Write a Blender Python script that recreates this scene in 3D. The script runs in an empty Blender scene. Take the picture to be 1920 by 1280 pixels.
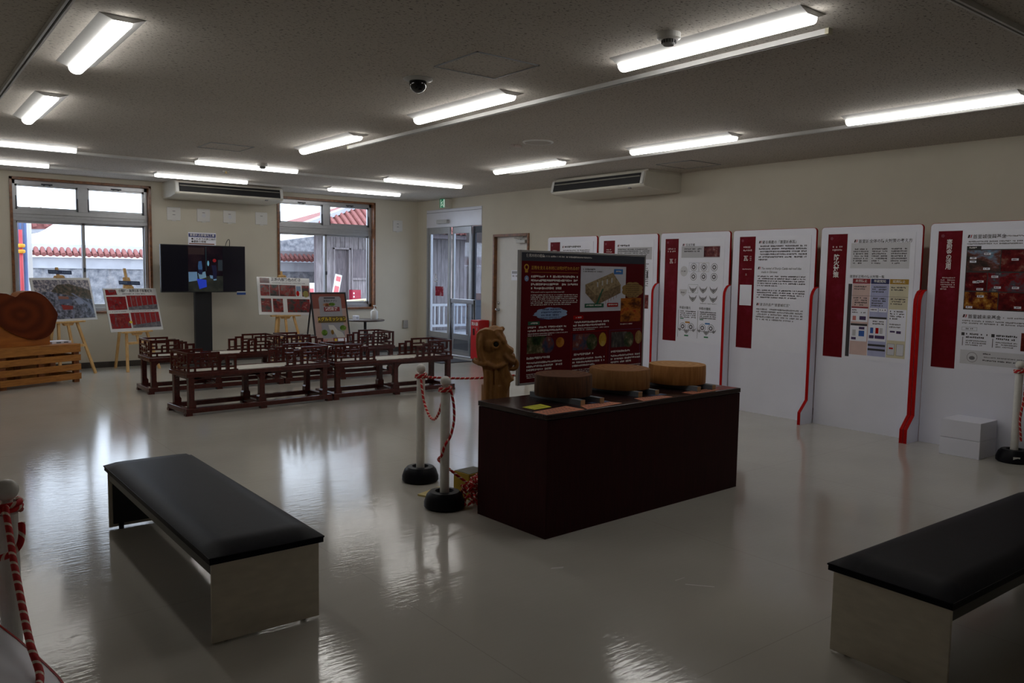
import bpy, bmesh, math, random
from mathutils import Vector, Matrix

random.seed(11)
sc = bpy.context.scene
COL = sc.collection
PI = math.pi
R = math.radians

# ------------------------------------------------------------------ camera
YAW, PITCH, ROLL = 0.667524, 0.0862897, 0.0163612
CAM_H = 1.5
_f = Vector((math.sin(YAW) * math.cos(PITCH), math.cos(YAW) * math.cos(PITCH), -math.sin(PITCH)))
_r = Vector((math.cos(YAW), -math.sin(YAW), 0))
_u = _r.cross(_f)
_r2 = math.cos(ROLL) * _r + math.sin(ROLL) * _u
_u2 = -math.sin(ROLL) * _r + math.cos(ROLL) * _u
cam_d = bpy.data.cameras.new('camera')
cam = bpy.data.objects.new('camera', cam_d)
COL.objects.link(cam)
cam.matrix_world = Matrix(((_r2.x, _u2.x, -_f.x, 0), (_r2.y, _u2.y, -_f.y, 0), (_r2.z, _u2.z, -_f.z, CAM_H), (0, 0, 0, 1)))
cam_d.sensor_width = 36.0
cam_d.lens = 1503.984 * 36.0 / 1920.0
cam_d.clip_end = 300
sc.camera = cam

# ------------------------------------------------------------------ light levels, exposure
SKY_STRENGTH = 4.2
LAMP = 13.3
sc.view_settings.view_transform = 'Standard'
sc.view_settings.look = 'None'
sc.view_settings.gamma = 1.0
sc.view_settings.use_curve_mapping = False
sc.view_settings.exposure = 0.0

world = bpy.data.worlds.new('overcast_sky')
sc.world = world
world.use_nodes = True
_nt = world.node_tree
_bg = _nt.nodes['Background']
_tc = _nt.nodes.new('ShaderNodeTexCoord')
_no = _nt.nodes.new('ShaderNodeTexNoise')
_no.inputs['Scale'].default_value = 2.2
_no.inputs['Detail'].default_value = 4
_cr = _nt.nodes.new('ShaderNodeValToRGB')
_cr.color_ramp.elements[0].color = (0.72, 0.84, 1.0, 1)
_cr.color_ramp.elements[1].color = (0.90, 0.95, 1.0, 1)
_nt.links.new(_tc.outputs['Generated'], _no.inputs['Vector'])
_nt.links.new(_no.outputs['Fac'], _cr.inputs['Fac'])
_nt.links.new(_cr.outputs['Color'], _bg.inputs['Color'])
_bg.inputs['Strength'].default_value = SKY_STRENGTH
try:
    sc.cycles.use_denoising = True
    sc.cycles.max_bounces = 10
    sc.cycles.diffuse_bounces = 5
    sc.cycles.glossy_bounces = 4
    sc.cycles.transparent_max_bounces = 12
    sc.cycles.sample_clamp_indirect = 6.0
except Exception:
    pass

# ------------------------------------------------------------------ materials
def lin(r, g, b):
    def c(v):
        v /= 255.0
        return v / 12.92 if v <= 0.04045 else ((v + 0.055) / 1.055) ** 2.4
    return (c(r), c(g), c(b))

MATS = {}
def _new(name):
    m = bpy.data.materials.new(name)
    m.use_nodes = True
    nt = m.node_tree
    return m, nt, nt.nodes['Principled BSDF']

def M(name, col=(0.5, 0.5, 0.5), rough=0.5, metal=0.0, spec=0.5, var=0.06, scale=9.0, bump=0.0, bscale=60.0,
      stretch=(1, 1, 1), coat=0.0, emis=0.0, ecol=None):
    if name in MATS:
        return MATS[name]
    m, nt, b = _new(name)
    tc = nt.nodes.new('ShaderNodeTexCoord')
    mp = nt.nodes.new('ShaderNodeMapping')
    mp.inputs['Scale'].default_value = stretch
    nt.links.new(tc.outputs['Object'], mp.inputs['Vector'])
    n = nt.nodes.new('ShaderNodeTexNoise')
    n.inputs['Scale'].default_value = scale
    n.inputs['Detail'].default_value = 4
    nt.links.new(mp.outputs['Vector'], n.inputs['Vector'])
    cr = nt.nodes.new('ShaderNodeValToRGB')
    cr.color_ramp.elements[0].position = 0.3
    cr.color_ramp.elements[1].position = 0.7
    cr.color_ramp.elements[0].color = tuple(max(0, c * (1 - var)) for c in col) + (1,)
    cr.color_ramp.elements[1].color = tuple(min(1, c * (1 + var)) for c in col) + (1,)
    nt.links.new(n.outputs['Fac'], cr.inputs['Fac'])
    nt.links.new(cr.outputs['Color'], b.inputs['Base Color'])
    b.inputs['Roughness'].default_value = rough
    b.inputs['Metallic'].default_value = metal
    b.inputs['Specular IOR Level'].default_value = spec
    if coat:
        b.inputs['Coat Weight'].default_value = coat
        b.inputs['Coat Roughness'].default_value = 0.08
    if bump:
        n2 = nt.nodes.new('ShaderNodeTexNoise')
        n2.inputs['Scale'].default_value = bscale
        n2.inputs['Detail'].default_value = 3
        nt.links.new(mp.outputs['Vector'], n2.inputs['Vector'])
        bp = nt.nodes.new('ShaderNodeBump')
        bp.inputs['Strength'].default_value = bump
        bp.inputs['Distance'].default_value = 0.01
        nt.links.new(n2.outputs['Fac'], bp.inputs['Height'])
        nt.links.new(bp.outputs['Normal'], b.inputs['Normal'])
    if emis:
        b.inputs['Emission Color'].default_value = tuple(ecol or col) + (1,)
        b.inputs['Emission Strength'].default_value = emis
    MATS[name] = m
    return m

def WOOD(name, c1, c2, rough=0.5, scale=6.0, stretch=(1, 1, 8), dist=3.0, coat=0.0, bump=0.05, spec=0.5):
    if name in MATS:
        return MATS[name]
    m, nt, b = _new(name)
    tc = nt.nodes.new('ShaderNodeTexCoord')
    mp = nt.nodes.new('ShaderNodeMapping')
    mp.inputs['Scale'].default_value = stretch
    nt.links.new(tc.outputs['Object'], mp.inputs['Vector'])
    n = nt.nodes.new('ShaderNodeTexNoise')
    n.inputs['Scale'].default_value = scale
    n.inputs['Detail'].default_value = 6
    n.inputs['Distortion'].default_value = dist * 0.2
    nt.links.new(mp.outputs['Vector'], n.inputs['Vector'])
    cr = nt.nodes.new('ShaderNodeValToRGB')
    cr.color_ramp.elements[0].position = 0.32
    cr.color_ramp.elements[1].position = 0.68
    cr.color_ramp.elements[0].color = tuple(c1) + (1,)
    cr.color_ramp.elements[1].color = tuple(c2) + (1,)
    nt.links.new(n.outputs['Fac'], cr.inputs['Fac'])
    nt.links.new(cr.outputs['Color'], b.inputs['Base Color'])
    b.inputs['Roughness'].default_value = rough
    b.inputs['Specular IOR Level'].default_value = spec
    if coat:
        b.inputs['Coat Weight'].default_value = coat
        b.inputs['Coat Roughness'].default_value = 0.12
    bp = nt.nodes.new('ShaderNodeBump')
    bp.inputs['Strength'].default_value = bump
    bp.inputs['Distance'].default_value = 0.01
    nt.links.new(n.outputs['Fac'], bp.inputs['Height'])
    nt.links.new(bp.outputs['Normal'], b.inputs['Normal'])
    MATS[name] = m
    return m

def RINGS(name, c1, c2, freq=60.0, rough=0.6, axis='Z', squash=(1, 1, 1)):
    """growth rings of a sawn log: bands of distance from the object's centre"""
    if name in MATS:
        return MATS[name]
    m, nt, b = _new(name)
    tc = nt.nodes.new('ShaderNodeTexCoord')
    mp = nt.nodes.new('ShaderNodeMapping')
    s = list(squash)
    s[{'X': 0, 'Y': 1, 'Z': 2}[axis]] = 0.0
    mp.inputs['Scale'].default_value = s
    nt.links.new(tc.outputs['Object'], mp.inputs['Vector'])
    n = nt.nodes.new('ShaderNodeTexNoise')
    n.inputs['Scale'].default_value = 5
    n.inputs['Detail'].default_value = 3
    nt.links.new(mp.outputs['Vector'], n.inputs['Vector'])
    ln = nt.nodes.new('ShaderNodeVectorMath')
    ln.operation = 'LENGTH'
    nt.links.new(mp.outputs['Vector'], ln.inputs[0])
    ma = nt.nodes.new('ShaderNodeMath')
    ma.operation = 'MULTIPLY_ADD'
    ma.inputs[1].default_value = 0.11
    nt.links.new(n.outputs['Fac'], ma.inputs[0])
    nt.links.new(ln.outputs['Value'], ma.inputs[2])
    mu = nt.nodes.new('ShaderNodeMath')
    mu.operation = 'MULTIPLY'
    mu.inputs[1].default_value = freq
    nt.links.new(ma.outputs[0], mu.inputs[0])
    si = nt.nodes.new('ShaderNodeMath')
    si.operation = 'SINE'
    nt.links.new(mu.outputs[0], si.inputs[0])
    mr = nt.nodes.new('ShaderNodeMapRange')
    mr.inputs['From Min'].default_value = -1.0
    nt.links.new(si.outputs[0], mr.inputs['Value'])
    cr = nt.nodes.new('ShaderNodeValToRGB')
    cr.color_ramp.elements[0].color = tuple(c1) + (1,)
    cr.color_ramp.elements[1].color = tuple(c2) + (1,)
    nt.links.new(mr.outputs[0], cr.inputs['Fac'])
    nt.links.new(cr.outputs['Color'], b.inputs['Base Color'])
    b.inputs['Roughness'].default_value = rough
    b.inputs['Specular IOR Level'].default_value = 0.15
    MATS[name] = m
    return m

def PHOTO(name, cols, scale=9.0, seed=0.0, rough=0.35, stretch=(1, 1, 1), detail=5, emis=0.0):
    """a printed picture: blotches of a few printed colours"""
    if name in MATS:
        return MATS[name]
    m, nt, b = _new(name)
    tc = nt.nodes.new('ShaderNodeTexCoord')
    mp = nt.nodes.new('ShaderNodeMapping')
    mp.inputs['Location'].default_value = (seed, seed * 0.7, seed * 1.3)
    mp.inputs['Scale'].default_value = stretch
    nt.links.new(tc.outputs['Object'], mp.inputs['Vector'])
    n = nt.nodes.new('ShaderNodeTexNoise')
    n.inputs['Scale'].default_value = scale
    n.inputs['Detail'].default_value = detail
    n.inputs['Roughness'].default_value = 0.65
    nt.links.new(mp.outputs['Vector'], n.inputs['Vector'])
    cr = nt.nodes.new('ShaderNodeValToRGB')
    el = cr.color_ramp.elements
    k = len(cols)
    pos = [0.30 + 0.42 * i / (k - 1) for i in range(k)]
    el[0].position = pos[0]; el[0].color = tuple(lin(*cols[0])) + (1,)
    el[1].position = pos[-1]; el[1].color = tuple(lin(*cols[-1])) + (1,)
    for i in range(1, k - 1):
        e = el.new(pos[i]); e.color = tuple(lin(*cols[i])) + (1,)
    nt.links.new(n.outputs['Fac'], cr.inputs['Fac'])
    nt.links.new(cr.outputs['Color'], b.inputs['Base Color'])
    b.inputs['Roughness'].default_value = rough
    b.inputs['Specular IOR Level'].default_value = 0.5 if rough < 0.2 else 0.12
    if emis:
        nt.links.new(cr.outputs['Color'], b.inputs['Emission Color'])
        b.inputs['Emission Strength'].default_value = emis
    MATS[name] = m
    return m

def GLASS(name, tint=(0.95, 0.97, 1.0), refl=0.9, dirt=0.0):
    if name in MATS:
        return MATS[name]
    m = bpy.data.materials.new(name)
    m.use_nodes = True
    nt = m.node_tree
    nt.nodes.clear()
    out = nt.nodes.new('ShaderNodeOutputMaterial')
    tr = nt.nodes.new('ShaderNodeBsdfTransparent')
    tr.inputs['Color'].default_value = tuple(tint) + (1,)
    gl = nt.nodes.new('ShaderNodeBsdfGlossy')
    gl.inputs['Roughness'].default_value = 0.03
    gl.inputs['Color'].default_value = (refl, refl, refl, 1)
    lw = nt.nodes.new('ShaderNodeLayerWeight')      # symmetric for both faces of the pane
    lw.inputs['Blend'].default_value = 0.5
    pw = nt.nodes.new('ShaderNodeMath'); pw.operation = 'POWER'
    pw.inputs[1].default_value = 4.0
    nt.links.new(lw.outputs['Facing'], pw.inputs[0])
    fr = nt.nodes.new('ShaderNodeMath'); fr.operation = 'MULTIPLY_ADD'
    fr.inputs[1].default_value = 0.6; fr.inputs[2].default_value = 0.03
    nt.links.new(pw.outputs[0], fr.inputs[0])
    mx = nt.nodes.new('ShaderNodeMixShader')
    nt.links.new(fr.outputs[0], mx.inputs[0])
    nt.links.new(tr.outputs[0], mx.inputs[1])
    nt.links.new(gl.outputs[0], mx.inputs[2])
    nt.links.new(mx.outputs[0], out.inputs['Surface'])
    MATS[name] = m
    return m

def ROPE(name):
    if name in MATS:
        return MATS[name]
    m, nt, b = _new(name)
    uv = nt.nodes.new('ShaderNodeUVMap')
    sp = nt.nodes.new('ShaderNodeSeparateXYZ')
    nt.links.new(uv.outputs[0], sp.inputs[0])
    mu = nt.nodes.new('ShaderNodeMath'); mu.operation = 'MULTIPLY_ADD'
    mu.inputs[1].default_value = 24.0
    nt.links.new(sp.outputs['X'], mu.inputs[0])
    nt.links.new(sp.outputs['Y'], mu.inputs[2])
    fr = nt.nodes.new('ShaderNodeMath'); fr.operation = 'FRACT'
    nt.links.new(mu.outputs[0], fr.inputs[0])
    cr = nt.nodes.new('ShaderNodeValToRGB')
    cr.color_ramp.interpolation = 'CONSTANT'
    cr.color_ramp.elements[0].color = lin(190, 18, 26) + (1,)
    cr.color_ramp.elements[1].color = lin(225, 205, 190) + (1,)
    cr.color_ramp.elements[1].position = 0.74
    nt.links.new(fr.outputs[0], cr.inputs['Fac'])
    nt.links.new(cr.outputs['Color'], b.inputs['Base Color'])
    b.inputs['Roughness'].default_value = 0.75
    pp = nt.nodes.new('ShaderNodeMath'); pp.operation = 'PINGPONG'
    pp.inputs[1].default_value = 0.37
    nt.links.new(fr.outputs[0], pp.inputs[0])
    bp = nt.nodes.new('ShaderNodeBump')
    bp.inputs['Strength'].default_value = 0.5
    bp.inputs['Distance'].default_value = 0.004
    nt.links.new(pp.outputs[0], bp.inputs['Height'])
    nt.links.new(bp.outputs['Normal'], b.inputs['Normal'])
    MATS[name] = m
    return m

def FLOORMAT():
    m, nt, b = _new('waxed_vinyl_floor')
    tc = nt.nodes.new('ShaderNodeTexCoord')
    n = nt.nodes.new('ShaderNodeTexNoise')
    n.inputs['Scale'].default_value = 1.4
    n.inputs['Detail'].default_value = 5
    nt.links.new(tc.outputs['Object'], n.inputs['Vector'])
    cr = nt.nodes.new('ShaderNodeValToRGB')
    cr.color_ramp.elements[0].position = 0.3
    cr.color_ramp.elements[1].position = 0.7
    cr.color_ramp.elements[0].color = (0.475, 0.455, 0.41, 1)
    cr.color_ramp.elements[1].color = (0.525, 0.505, 0.46, 1)
    nt.links.new(n.outputs['Fac'], cr.inputs['Fac'])
    # seams between the vinyl sheets
    br = nt.nodes.new('ShaderNodeTexBrick')
    br.inputs['Scale'].default_value = 1.0
    br.inputs['Brick Width'].default_value = 1.82
    br.inputs['Row Height'].default_value = 1.82
    br.inputs['Mortar Size'].default_value = 0.0025
    br.inputs['Mortar Smooth'].default_value = 0.2
    br.offset = 0.0
    br.inputs['Color1'].default_value = (1, 1, 1, 1)
    br.inputs['Color2'].default_value = (1, 1, 1, 1)
    br.inputs['Mortar'].default_value = (0.84, 0.83, 0.82, 1)
    nt.links.new(tc.outputs['Object'], br.inputs['Vector'])
    mx = nt.nodes.new('ShaderNodeMix'); mx.data_type = 'RGBA'; mx.blend_type = 'MULTIPLY'
    mx.inputs[0].default_value = 1.0
    nt.links.new(cr.outputs['Color'], mx.inputs[6])
    nt.links.new(br.outputs['Color'], mx.inputs[7])
    nt.links.new(mx.outputs[2], b.inputs['Base Color'])
    # wax: fine ripples of the coating
    mp = nt.nodes.new('ShaderNodeMapping')
    mp.inputs['Rotation'].default_value = (0, 0, R(-12))
    mp.inputs['Scale'].default_value = (9.0, 46.0, 1)
    nt.links.new(tc.outputs['Object'], mp.inputs['Vector'])
    n2 = nt.nodes.new('ShaderNodeTexNoise')
    n2.inputs['Scale'].default_value = 1.0
    n2.inputs['Detail'].default_value = 4
    nt.links.new(mp.outputs['Vector'], n2.inputs['Vector'])
    bp = nt.nodes.new('ShaderNodeBump')
    bp.inputs['Strength'].default_value = 0.085
    bp.inputs['Distance'].default_value = 0.01
    nt.links.new(n2.outputs['Fac'], bp.inputs['Height'])
    nt.links.new(bp.outputs['Normal'], b.inputs['Normal'])
    b.inputs['Roughness'].default_value = 0.10
    b.inputs['Specular IOR Level'].default_value = 0.5
    return m

def CEILMAT():
    m, nt, b = _new('fissured_ceiling_board')
    tc = nt.nodes.new('ShaderNodeTexCoord')
    n = nt.nodes.new('ShaderNodeTexNoise')
    n.inputs['Scale'].default_value = 1.1
    n.inputs['Detail'].default_value = 3
    nt.links.new(tc.outputs['Object'], n.inputs['Vector'])
    cr = nt.nodes.new('ShaderNodeValToRGB')
    cr.color_ramp.elements[0].position = 0.35
    cr.color_ramp.elements[1].position = 0.65
    cr.color_ramp.elements[0].color = (0.55, 0.51, 0.46, 1)
    cr.color_ramp.elements[1].color = (0.58, 0.54, 0.49, 1)
    nt.links.new(n.outputs['Fac'], cr.inputs['Fac'])
    mp = nt.nodes.new('ShaderNodeMapping')
    mp.inputs['Scale'].default_value = (55, 85, 55)
    nt.links.new(tc.outputs['Object'], mp.inputs['Vector'])
    n2 = nt.nodes.new('ShaderNodeTexNoise')
    n2.inputs['Scale'].default_value = 1.0
    n2.inputs['Detail'].default_value = 3
    n2.inputs['Distortion'].default_value = 0.6
    nt.links.new(mp.outputs['Vector'], n2.inputs['Vector'])
    cr2 = nt.nodes.new('ShaderNodeValToRGB')
    cr2.color_ramp.elements[0].position = 0.34
    cr2.color_ramp.elements[1].position = 0.43
    cr2.color_ramp.elements[0].color = (0.42, 0.41, 0.40, 1)
    cr2.color_ramp.elements[1].color = (1, 1, 1, 1)
    nt.links.new(n2.outputs['Fac'], cr2.inputs['Fac'])
    mx = nt.nodes.new('ShaderNodeMix'); mx.data_type = 'RGBA'; mx.blend_type = 'MULTIPLY'
    mx.inputs[0].default_value = 1.0
    nt.links.new(cr.outputs['Color'], mx.inputs[6])
    nt.links.new(cr2.outputs['Color'], mx.inputs[7])
    nt.links.new(mx.outputs[2], b.inputs['Base Color'])
    b.inputs['Roughness'].default_value = 0.9
    b.inputs['Specular IOR Level'].default_value = 0.15
    bp = nt.nodes.new('ShaderNodeBump')
    bp.inputs['Strength'].default_value = 0.25
    bp.inputs['Distance'].default_value = 0.004
    nt.links.new(n2.outputs['Fac'], bp.inputs['Height'])
    nt.links.new(bp.outputs['Normal'], b.inputs['Normal'])
    return m

def STONE():
    if 'stone' in MATS:
        return MATS['stone']
    m, nt, b = _new('limestone_wall')
    tc = nt.nodes.new('ShaderNodeTexCoord')
    v = nt.nodes.new('ShaderNodeTexVoronoi')
    v.inputs['Scale'].default_value = 5.5
    nt.links.new(tc.outputs['Object'], v.inputs['Vector'])
    n = nt.nodes.new('ShaderNodeTexNoise')
    n.inputs['Scale'].default_value = 7
    n.inputs['Detail'].default_value = 6
    n.inputs['Roughness'].default_value = 0.7
    nt.links.new(tc.outputs['Object'], n.inputs['Vector'])
    cr = nt.nodes.new('ShaderNodeValToRGB')
    cr.color_ramp.elements[0].position = 0.33
    cr.color_ramp.elements[1].position = 0.72
    cr.color_ramp.elements[0].color = lin(84, 88, 98) + (1,)
    cr.color_ramp.elements[1].color = lin(160, 160, 164) + (1,)
    nt.links.new(n.outputs['Fac'], cr.inputs['Fac'])
    nt.links.new(cr.outputs['Color'], b.inputs['Base Color'])
    b.inputs['Roughness'].default_value = 0.95
    bp = nt.nodes.new('ShaderNodeBump')
    bp.inputs['Strength'].default_value = 0.6
    bp.inputs['Distance'].default_value = 0.05
    nt.links.new(v.outputs['Distance'], bp.inputs['Height'])
    nt.links.new(bp.outputs['Normal'], b.inputs['Normal'])
    MATS['stone'] = m
    return m

wall_m = M('wallpaper', (0.625, 0.582, 0.488), 0.85, var=0.025, scale=3, bump=0.06, bscale=160, spec=0.2)
ceil_m = CEILMAT()
floor_m = FLOORMAT()
base_m = M('dark_baseboard', (0.045, 0.038, 0.033), 0.5)
trim_m = WOOD('brown_wood_trim', lin(96, 58, 30), lin(140, 88, 48), 0.4, stretch=(3, 3, 3), coat=0.2)
alu_m = M('aluminium_sash', (0.42, 0.43, 0.45), 0.35, 0.6, var=0.04, scale=20)
darkalu_m = M('dark_metal', (0.03, 0.032, 0.04), 0.4, 0.4, var=0.1)
steel_m = M('header_metal', (0.74, 0.75, 0.82), 0.35, 0.15, var=0.03, scale=5)
glass_m = GLASS('window_glass', (0.93, 0.95, 0.98))
white_m = M('white_plastic', (0.74, 0.74, 0.72), 0.45, var=0.03)
cream_m = M('cream_plastic', (0.66, 0.63, 0.55), 0.45, var=0.03)
black_m = M('black_plastic', (0.012, 0.012, 0.014), 0.4, var=0.1)
blackgap_m = M('black_grille', (0.006, 0.006, 0.008), 0.6, var=0.2)
panel_m = M('white_laminate', (0.80, 0.81, 0.91), 0.4, var=0.02, scale=3)
redge_m = M('red_edge', lin(172, 12, 10), 0.5, var=0.06, spec=0.1)
paper_m = M('white_paper', (0.82, 0.83, 0.92), 0.5, var=0.015)
maroon_m = PHOTO('maroon_band', [(108, 6, 20), (100, 4, 16), (106, 8, 24), (116, 20, 40)], 7, 3.0, 0.5, detail=3)
ink_m = M('black_ink', (0.035, 0.03, 0.035), 0.6)
greyink_m = M('grey_ink', (0.16, 0.155, 0.17), 0.6)
whiteink_m = M('white_ink', (0.78, 0.76, 0.74), 0.6)
pinkink_m = M('pink_ink', (0.55, 0.40, 0.40), 0.6)
greybox_m = M('grey_print', (0.50, 0.50, 0.54), 0.6, var=0.02)
palebox_m = M('pale_grey_print', (0.62, 0.62, 0.66), 0.6, var=0.02)
mahog_m = WOOD('dark_mahogany_laminate', (0.026, 0.0036, 0.005), (0.042, 0.006, 0.008), 0.45, 10, (9, 9, 0.6), bump=0.02, spec=0.12)
redlac_m = WOOD('red_brown_lacquer', (0.050, 0.007, 0.005), (0.085, 0.012, 0.008), 0.26, 8, (4, 4, 4), coat=0.3, bump=0.03)
mat_m = M('pale_seat_mat', (0.62, 0.59, 0.52), 0.6, var=0.05, scale=60)
leather_m = M('black_leatherette', (0.008, 0.008, 0.012), 0.46, spec=0.06, var=0.15, scale=30, bump=0.04, bscale=220)
plate_m = M('brushed_metal_plate', (0.60, 0.55, 0.46), 0.38, 0.25, var=0.08, scale=5, stretch=(2, 2, 6))
pine_m = WOOD('pine', lin(196, 150, 88), lin(222, 182, 120), 0.55, 5, (6, 6, 1.2))
crate_m = WOOD('stained_pine', lin(150, 92, 30), lin(186, 124, 52), 0.5, 5, (1.5, 8, 9))
crateend_m = WOOD('stained_pine_dark', lin(116, 64, 22), lin(148, 88, 36), 0.5, 5, (8, 8, 1.5))
rope_m = ROPE('twisted_rope')
polew_m = M('white_pole_plastic', (0.74, 0.73, 0.70), 0.4, var=0.05, scale=25)
rubber_m = M('black_rubber', (0.009, 0.009, 0.013), 0.4, var=0.2, spec=0.15)
lamp_m = M('lit_diffuser', (0.9, 0.9, 0.9), 0.5, emis=LAMP, ecol=(1.0, 0.975, 0.93))
lamphouse_m = M('lamp_housing', (0.62, 0.62, 0.61), 0.5, var=0.02)
rail_m = M('rail_white', (0.62, 0.62, 0.61), 0.5)

# ------------------------------------------------------------------ mesh helpers
class MB:
    def __init__(s):
        s.v = []; s.f = []; s.uv = None
    def quadpts(s, pts):
        n = len(s.v); s.v += [tuple(p) for p in pts]; s.f.append(tuple(range(n, n + len(pts)))); return s
    def box(s, x0, x1, y0, y1, z0, z1):
        n = len(s.v)
        s.v += [(x0, y0, z0), (x1, y0, z0), (x1, y1, z0), (x0, y1, z0), (x0, y0, z1), (x1, y0, z1), (x1, y1, z1), (x0, y1, z1)]
        s.f += [tuple(n + i for i in q) for q in ((3, 2, 1, 0), (4, 5, 6, 7), (0, 1, 5, 4), (1, 2, 6, 5), (2, 3, 7, 6), (3, 0, 4, 7))]
        return s
    def obox(s, c, size, rz=0.0, mat=None):
        n = len(s.v); hx, hy, hz = size[0] / 2, size[1] / 2, size[2] / 2
        m = mat or Matrix.Rotation(rz, 3, 'Z')
        for z in (-hz, hz):
            for x, y in ((-hx, -hy), (hx, -hy), (hx, hy), (-hx, hy)):
                s.v.append(tuple(Vector(c) + m @ Vector((x, y, z))))
        s.f += [tuple(n + i for i in q) for q in ((3, 2, 1, 0), (4, 5, 6, 7), (0, 1, 5, 4), (1, 2, 6, 5), (2, 3, 7, 6), (3, 0, 4, 7))]
        return s
    def beam(s, p0, p1, w, h, up=(0, 0, 1)):
        p0 = Vector(p0); p1 = Vector(p1); d = (p1 - p0); L = d.length; d.normalize()
        up = Vector(up)
        if abs(d.dot(up)) > 0.98: up = Vector((0, 1, 0))
        a = d.cross(up).normalized(); b = a.cross(d).normalized()
        n = len(s.v)
        for p in (p0, p1):
            for x, y in ((-w / 2, -h / 2), (w / 2, -h / 2), (w / 2, h / 2), (-w / 2, h / 2)):
                s.v.append(tuple(p + a * x + b * y))
        s.f += [tuple(n + i for i in q) for q in ((3, 2, 1, 0), (4, 5, 6, 7), (0, 1, 5, 4), (1, 2, 6, 5), (2, 3, 7, 6), (3, 0, 4, 7))]
        return s
    def cyl(s, p0, p1, r0, r1=None, n=14, caps=True):
        r1 = r0 if r1 is None else r1
        p0 = Vector(p0); p1 = Vector(p1); d = (p1 - p0).normalized()
        up = Vector((0, 0, 1)) if abs(d.z) < 0.9 else Vector((1, 0, 0))
        a = d.cross(up).normalized(); b = d.cross(a).normalized()
        k = len(s.v)
        for p, r in ((p0, r0), (p1, r1)):
            for i in range(n):
                t = 2 * PI * i / n
                s.v.append(tuple(p + a * (r * math.cos(t)) + b * (r * math.sin(t))))
        for i in range(n):
            j = (i + 1) % n
            s.f.append((k + i, k + n + i, k + n + j, k + j))
        if caps:
            s.f.append(tuple(k + i for i in range(n)))
            s.f.append(tuple(k + n + i for i in reversed(range(n))))
        return s
    def lathe(s, prof, c=(0, 0, 0), n=20, wob=None):
        k = len(s.v); m = len(prof)
        for r, z in prof:
            for i in range(n):
                t = 2 * PI * i / n
                q = r * (wob(t) if wob else 1.0)
                s.v.append((c[0] + q * math.cos(t), c[1] + q * math.sin(t), c[2] + z))
        for a in range(m - 1):
            for i in range(n):
                j = (i + 1) % n
                s.f.append((k + a * n + i, k + a * n + j, k + (a + 1) * n + j, k + (a + 1) * n + i))
        s.f.append(tuple(k + i for i in reversed(range(n))))
        s.f.append(tuple(k + (m - 1) * n + i for i in range(n)))
        return s
    def prism(s, poly, a, b, axis='y'):
        """poly in the plane across axis, extruded from a to b"""
        k = len(s.v); n = len(poly)
        for t in (a, b):
            for p, q in poly:
                s.v.append({'y': (p, t, q), 'x': (t, p, q), 'z': (p, q, t)}[axis])
        s.f.append(tuple(k + i for i in range(n)))
        s.f.append(tuple(k + n + i for i in reversed(range(n))))
        for i in range(n):
            j = (i + 1) % n
            s.f.append((k + i, k + n + i, k + n + j, k + j))
        return s
    def sphere(s, c, r, nu=14, nv=9, sc_=(1, 1, 1)):
        k = len(s.v)
        for a in range(1, nv):
            ph = PI * a / nv
            for i in range(nu):
                t = 2 * PI * i / nu
                s.v.append((c[0] + sc_[0] * r * math.sin(ph) * math.cos(t), c[1] + sc_[1] * r * math.sin(ph) * math.sin(t), c[2] + sc_[2] * r * math.cos(ph)))
        top = len(s.v); s.v.append((c[0], c[1], c[2] + sc_[2] * r)); s.v.append((c[0], c[1], c[2] - sc_[2] * r))
        for a in range(nv - 2):
            for i in range(nu):
                j = (i + 1) % nu
                s.f.append((k + a * nu + i, k + (a + 1) * nu + i, k + (a + 1) * nu + j, k + a * nu + j))
        for i in range(nu):
            j = (i + 1) % nu
            s.f.append((top, k + i, k + j)); s.f.append((top + 1, k + (nv - 2) * nu + j, k + (nv - 2) * nu + i))
        return s
    def tube(s, path, r, n=8, caps=True):
        path = [Vector(p) for p in path]
        k = len(s.v); L = 0.0; us = []
        prev = None
        for i, p in enumerate(path):
            d = (path[min(i + 1, len(path) - 1)] - path[max(i - 1, 0)]).normalized()
            if prev is None:
                up = Vector((0, 0, 1)) if abs(d.z) < 0.9 else Vector((1, 0, 0))
                a = d.cross(up).normalized()
            else:
                a = (prev - d * prev.dot(d)).normalized()
            prev = a; b = d.cross(a)
            if i: L += (p - path[i - 1]).length
            us.append(L)
            for j in range(n):
                t = 2 * PI * j / n
                s.v.append(tuple(p + a * (r * math.cos(t)) + b * (r * math.sin(t))))
        if s.uv is None: s.uv = {}
        for i in range(len(path) - 1):
            for j in range(n):
                q = (j + 1) % n
                s.uv[len(s.f)] = [(us[i], j / n), (us[i + 1], j / n), (us[i + 1], (j + 1) / n), (us[i], (j + 1) / n)]
                s.f.append((k + i * n + j, k + (i + 1) * n + j, k + (i + 1) * n + q, k + i * n + q))
        if caps:
            s.f.append(tuple(k + j for j in range(n)))
            e = k + (len(path) - 1) * n
            s.f.append(tuple(e + j for j in reversed(range(n))))
        return s
    def xform(s, mat):
        s.v = [tuple(mat @ Vector(p)) for p in s.v]; return s
    def mesh(s, name, smooth=False):
        me = bpy.data.meshes.new(name)
        me.from_pydata(s.v, [], s.f)
        if s.uv:
            lay = me.uv_layers.new(name='UVMap')
            for fi, uvs in s.uv.items():
                for li, uv in zip(me.polygons[fi].loop_indices, uvs):
                    lay.data[li].uv = uv
        bm = bmesh.new(); bm.from_mesh(me)
        bmesh.ops.recalc_face_normals(bm, faces=bm.faces)
        bm.to_mesh(me); bm.free()
        if smooth:
            for p in me.polygons: p.use_smooth = True
        me.update()
        return me
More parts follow.
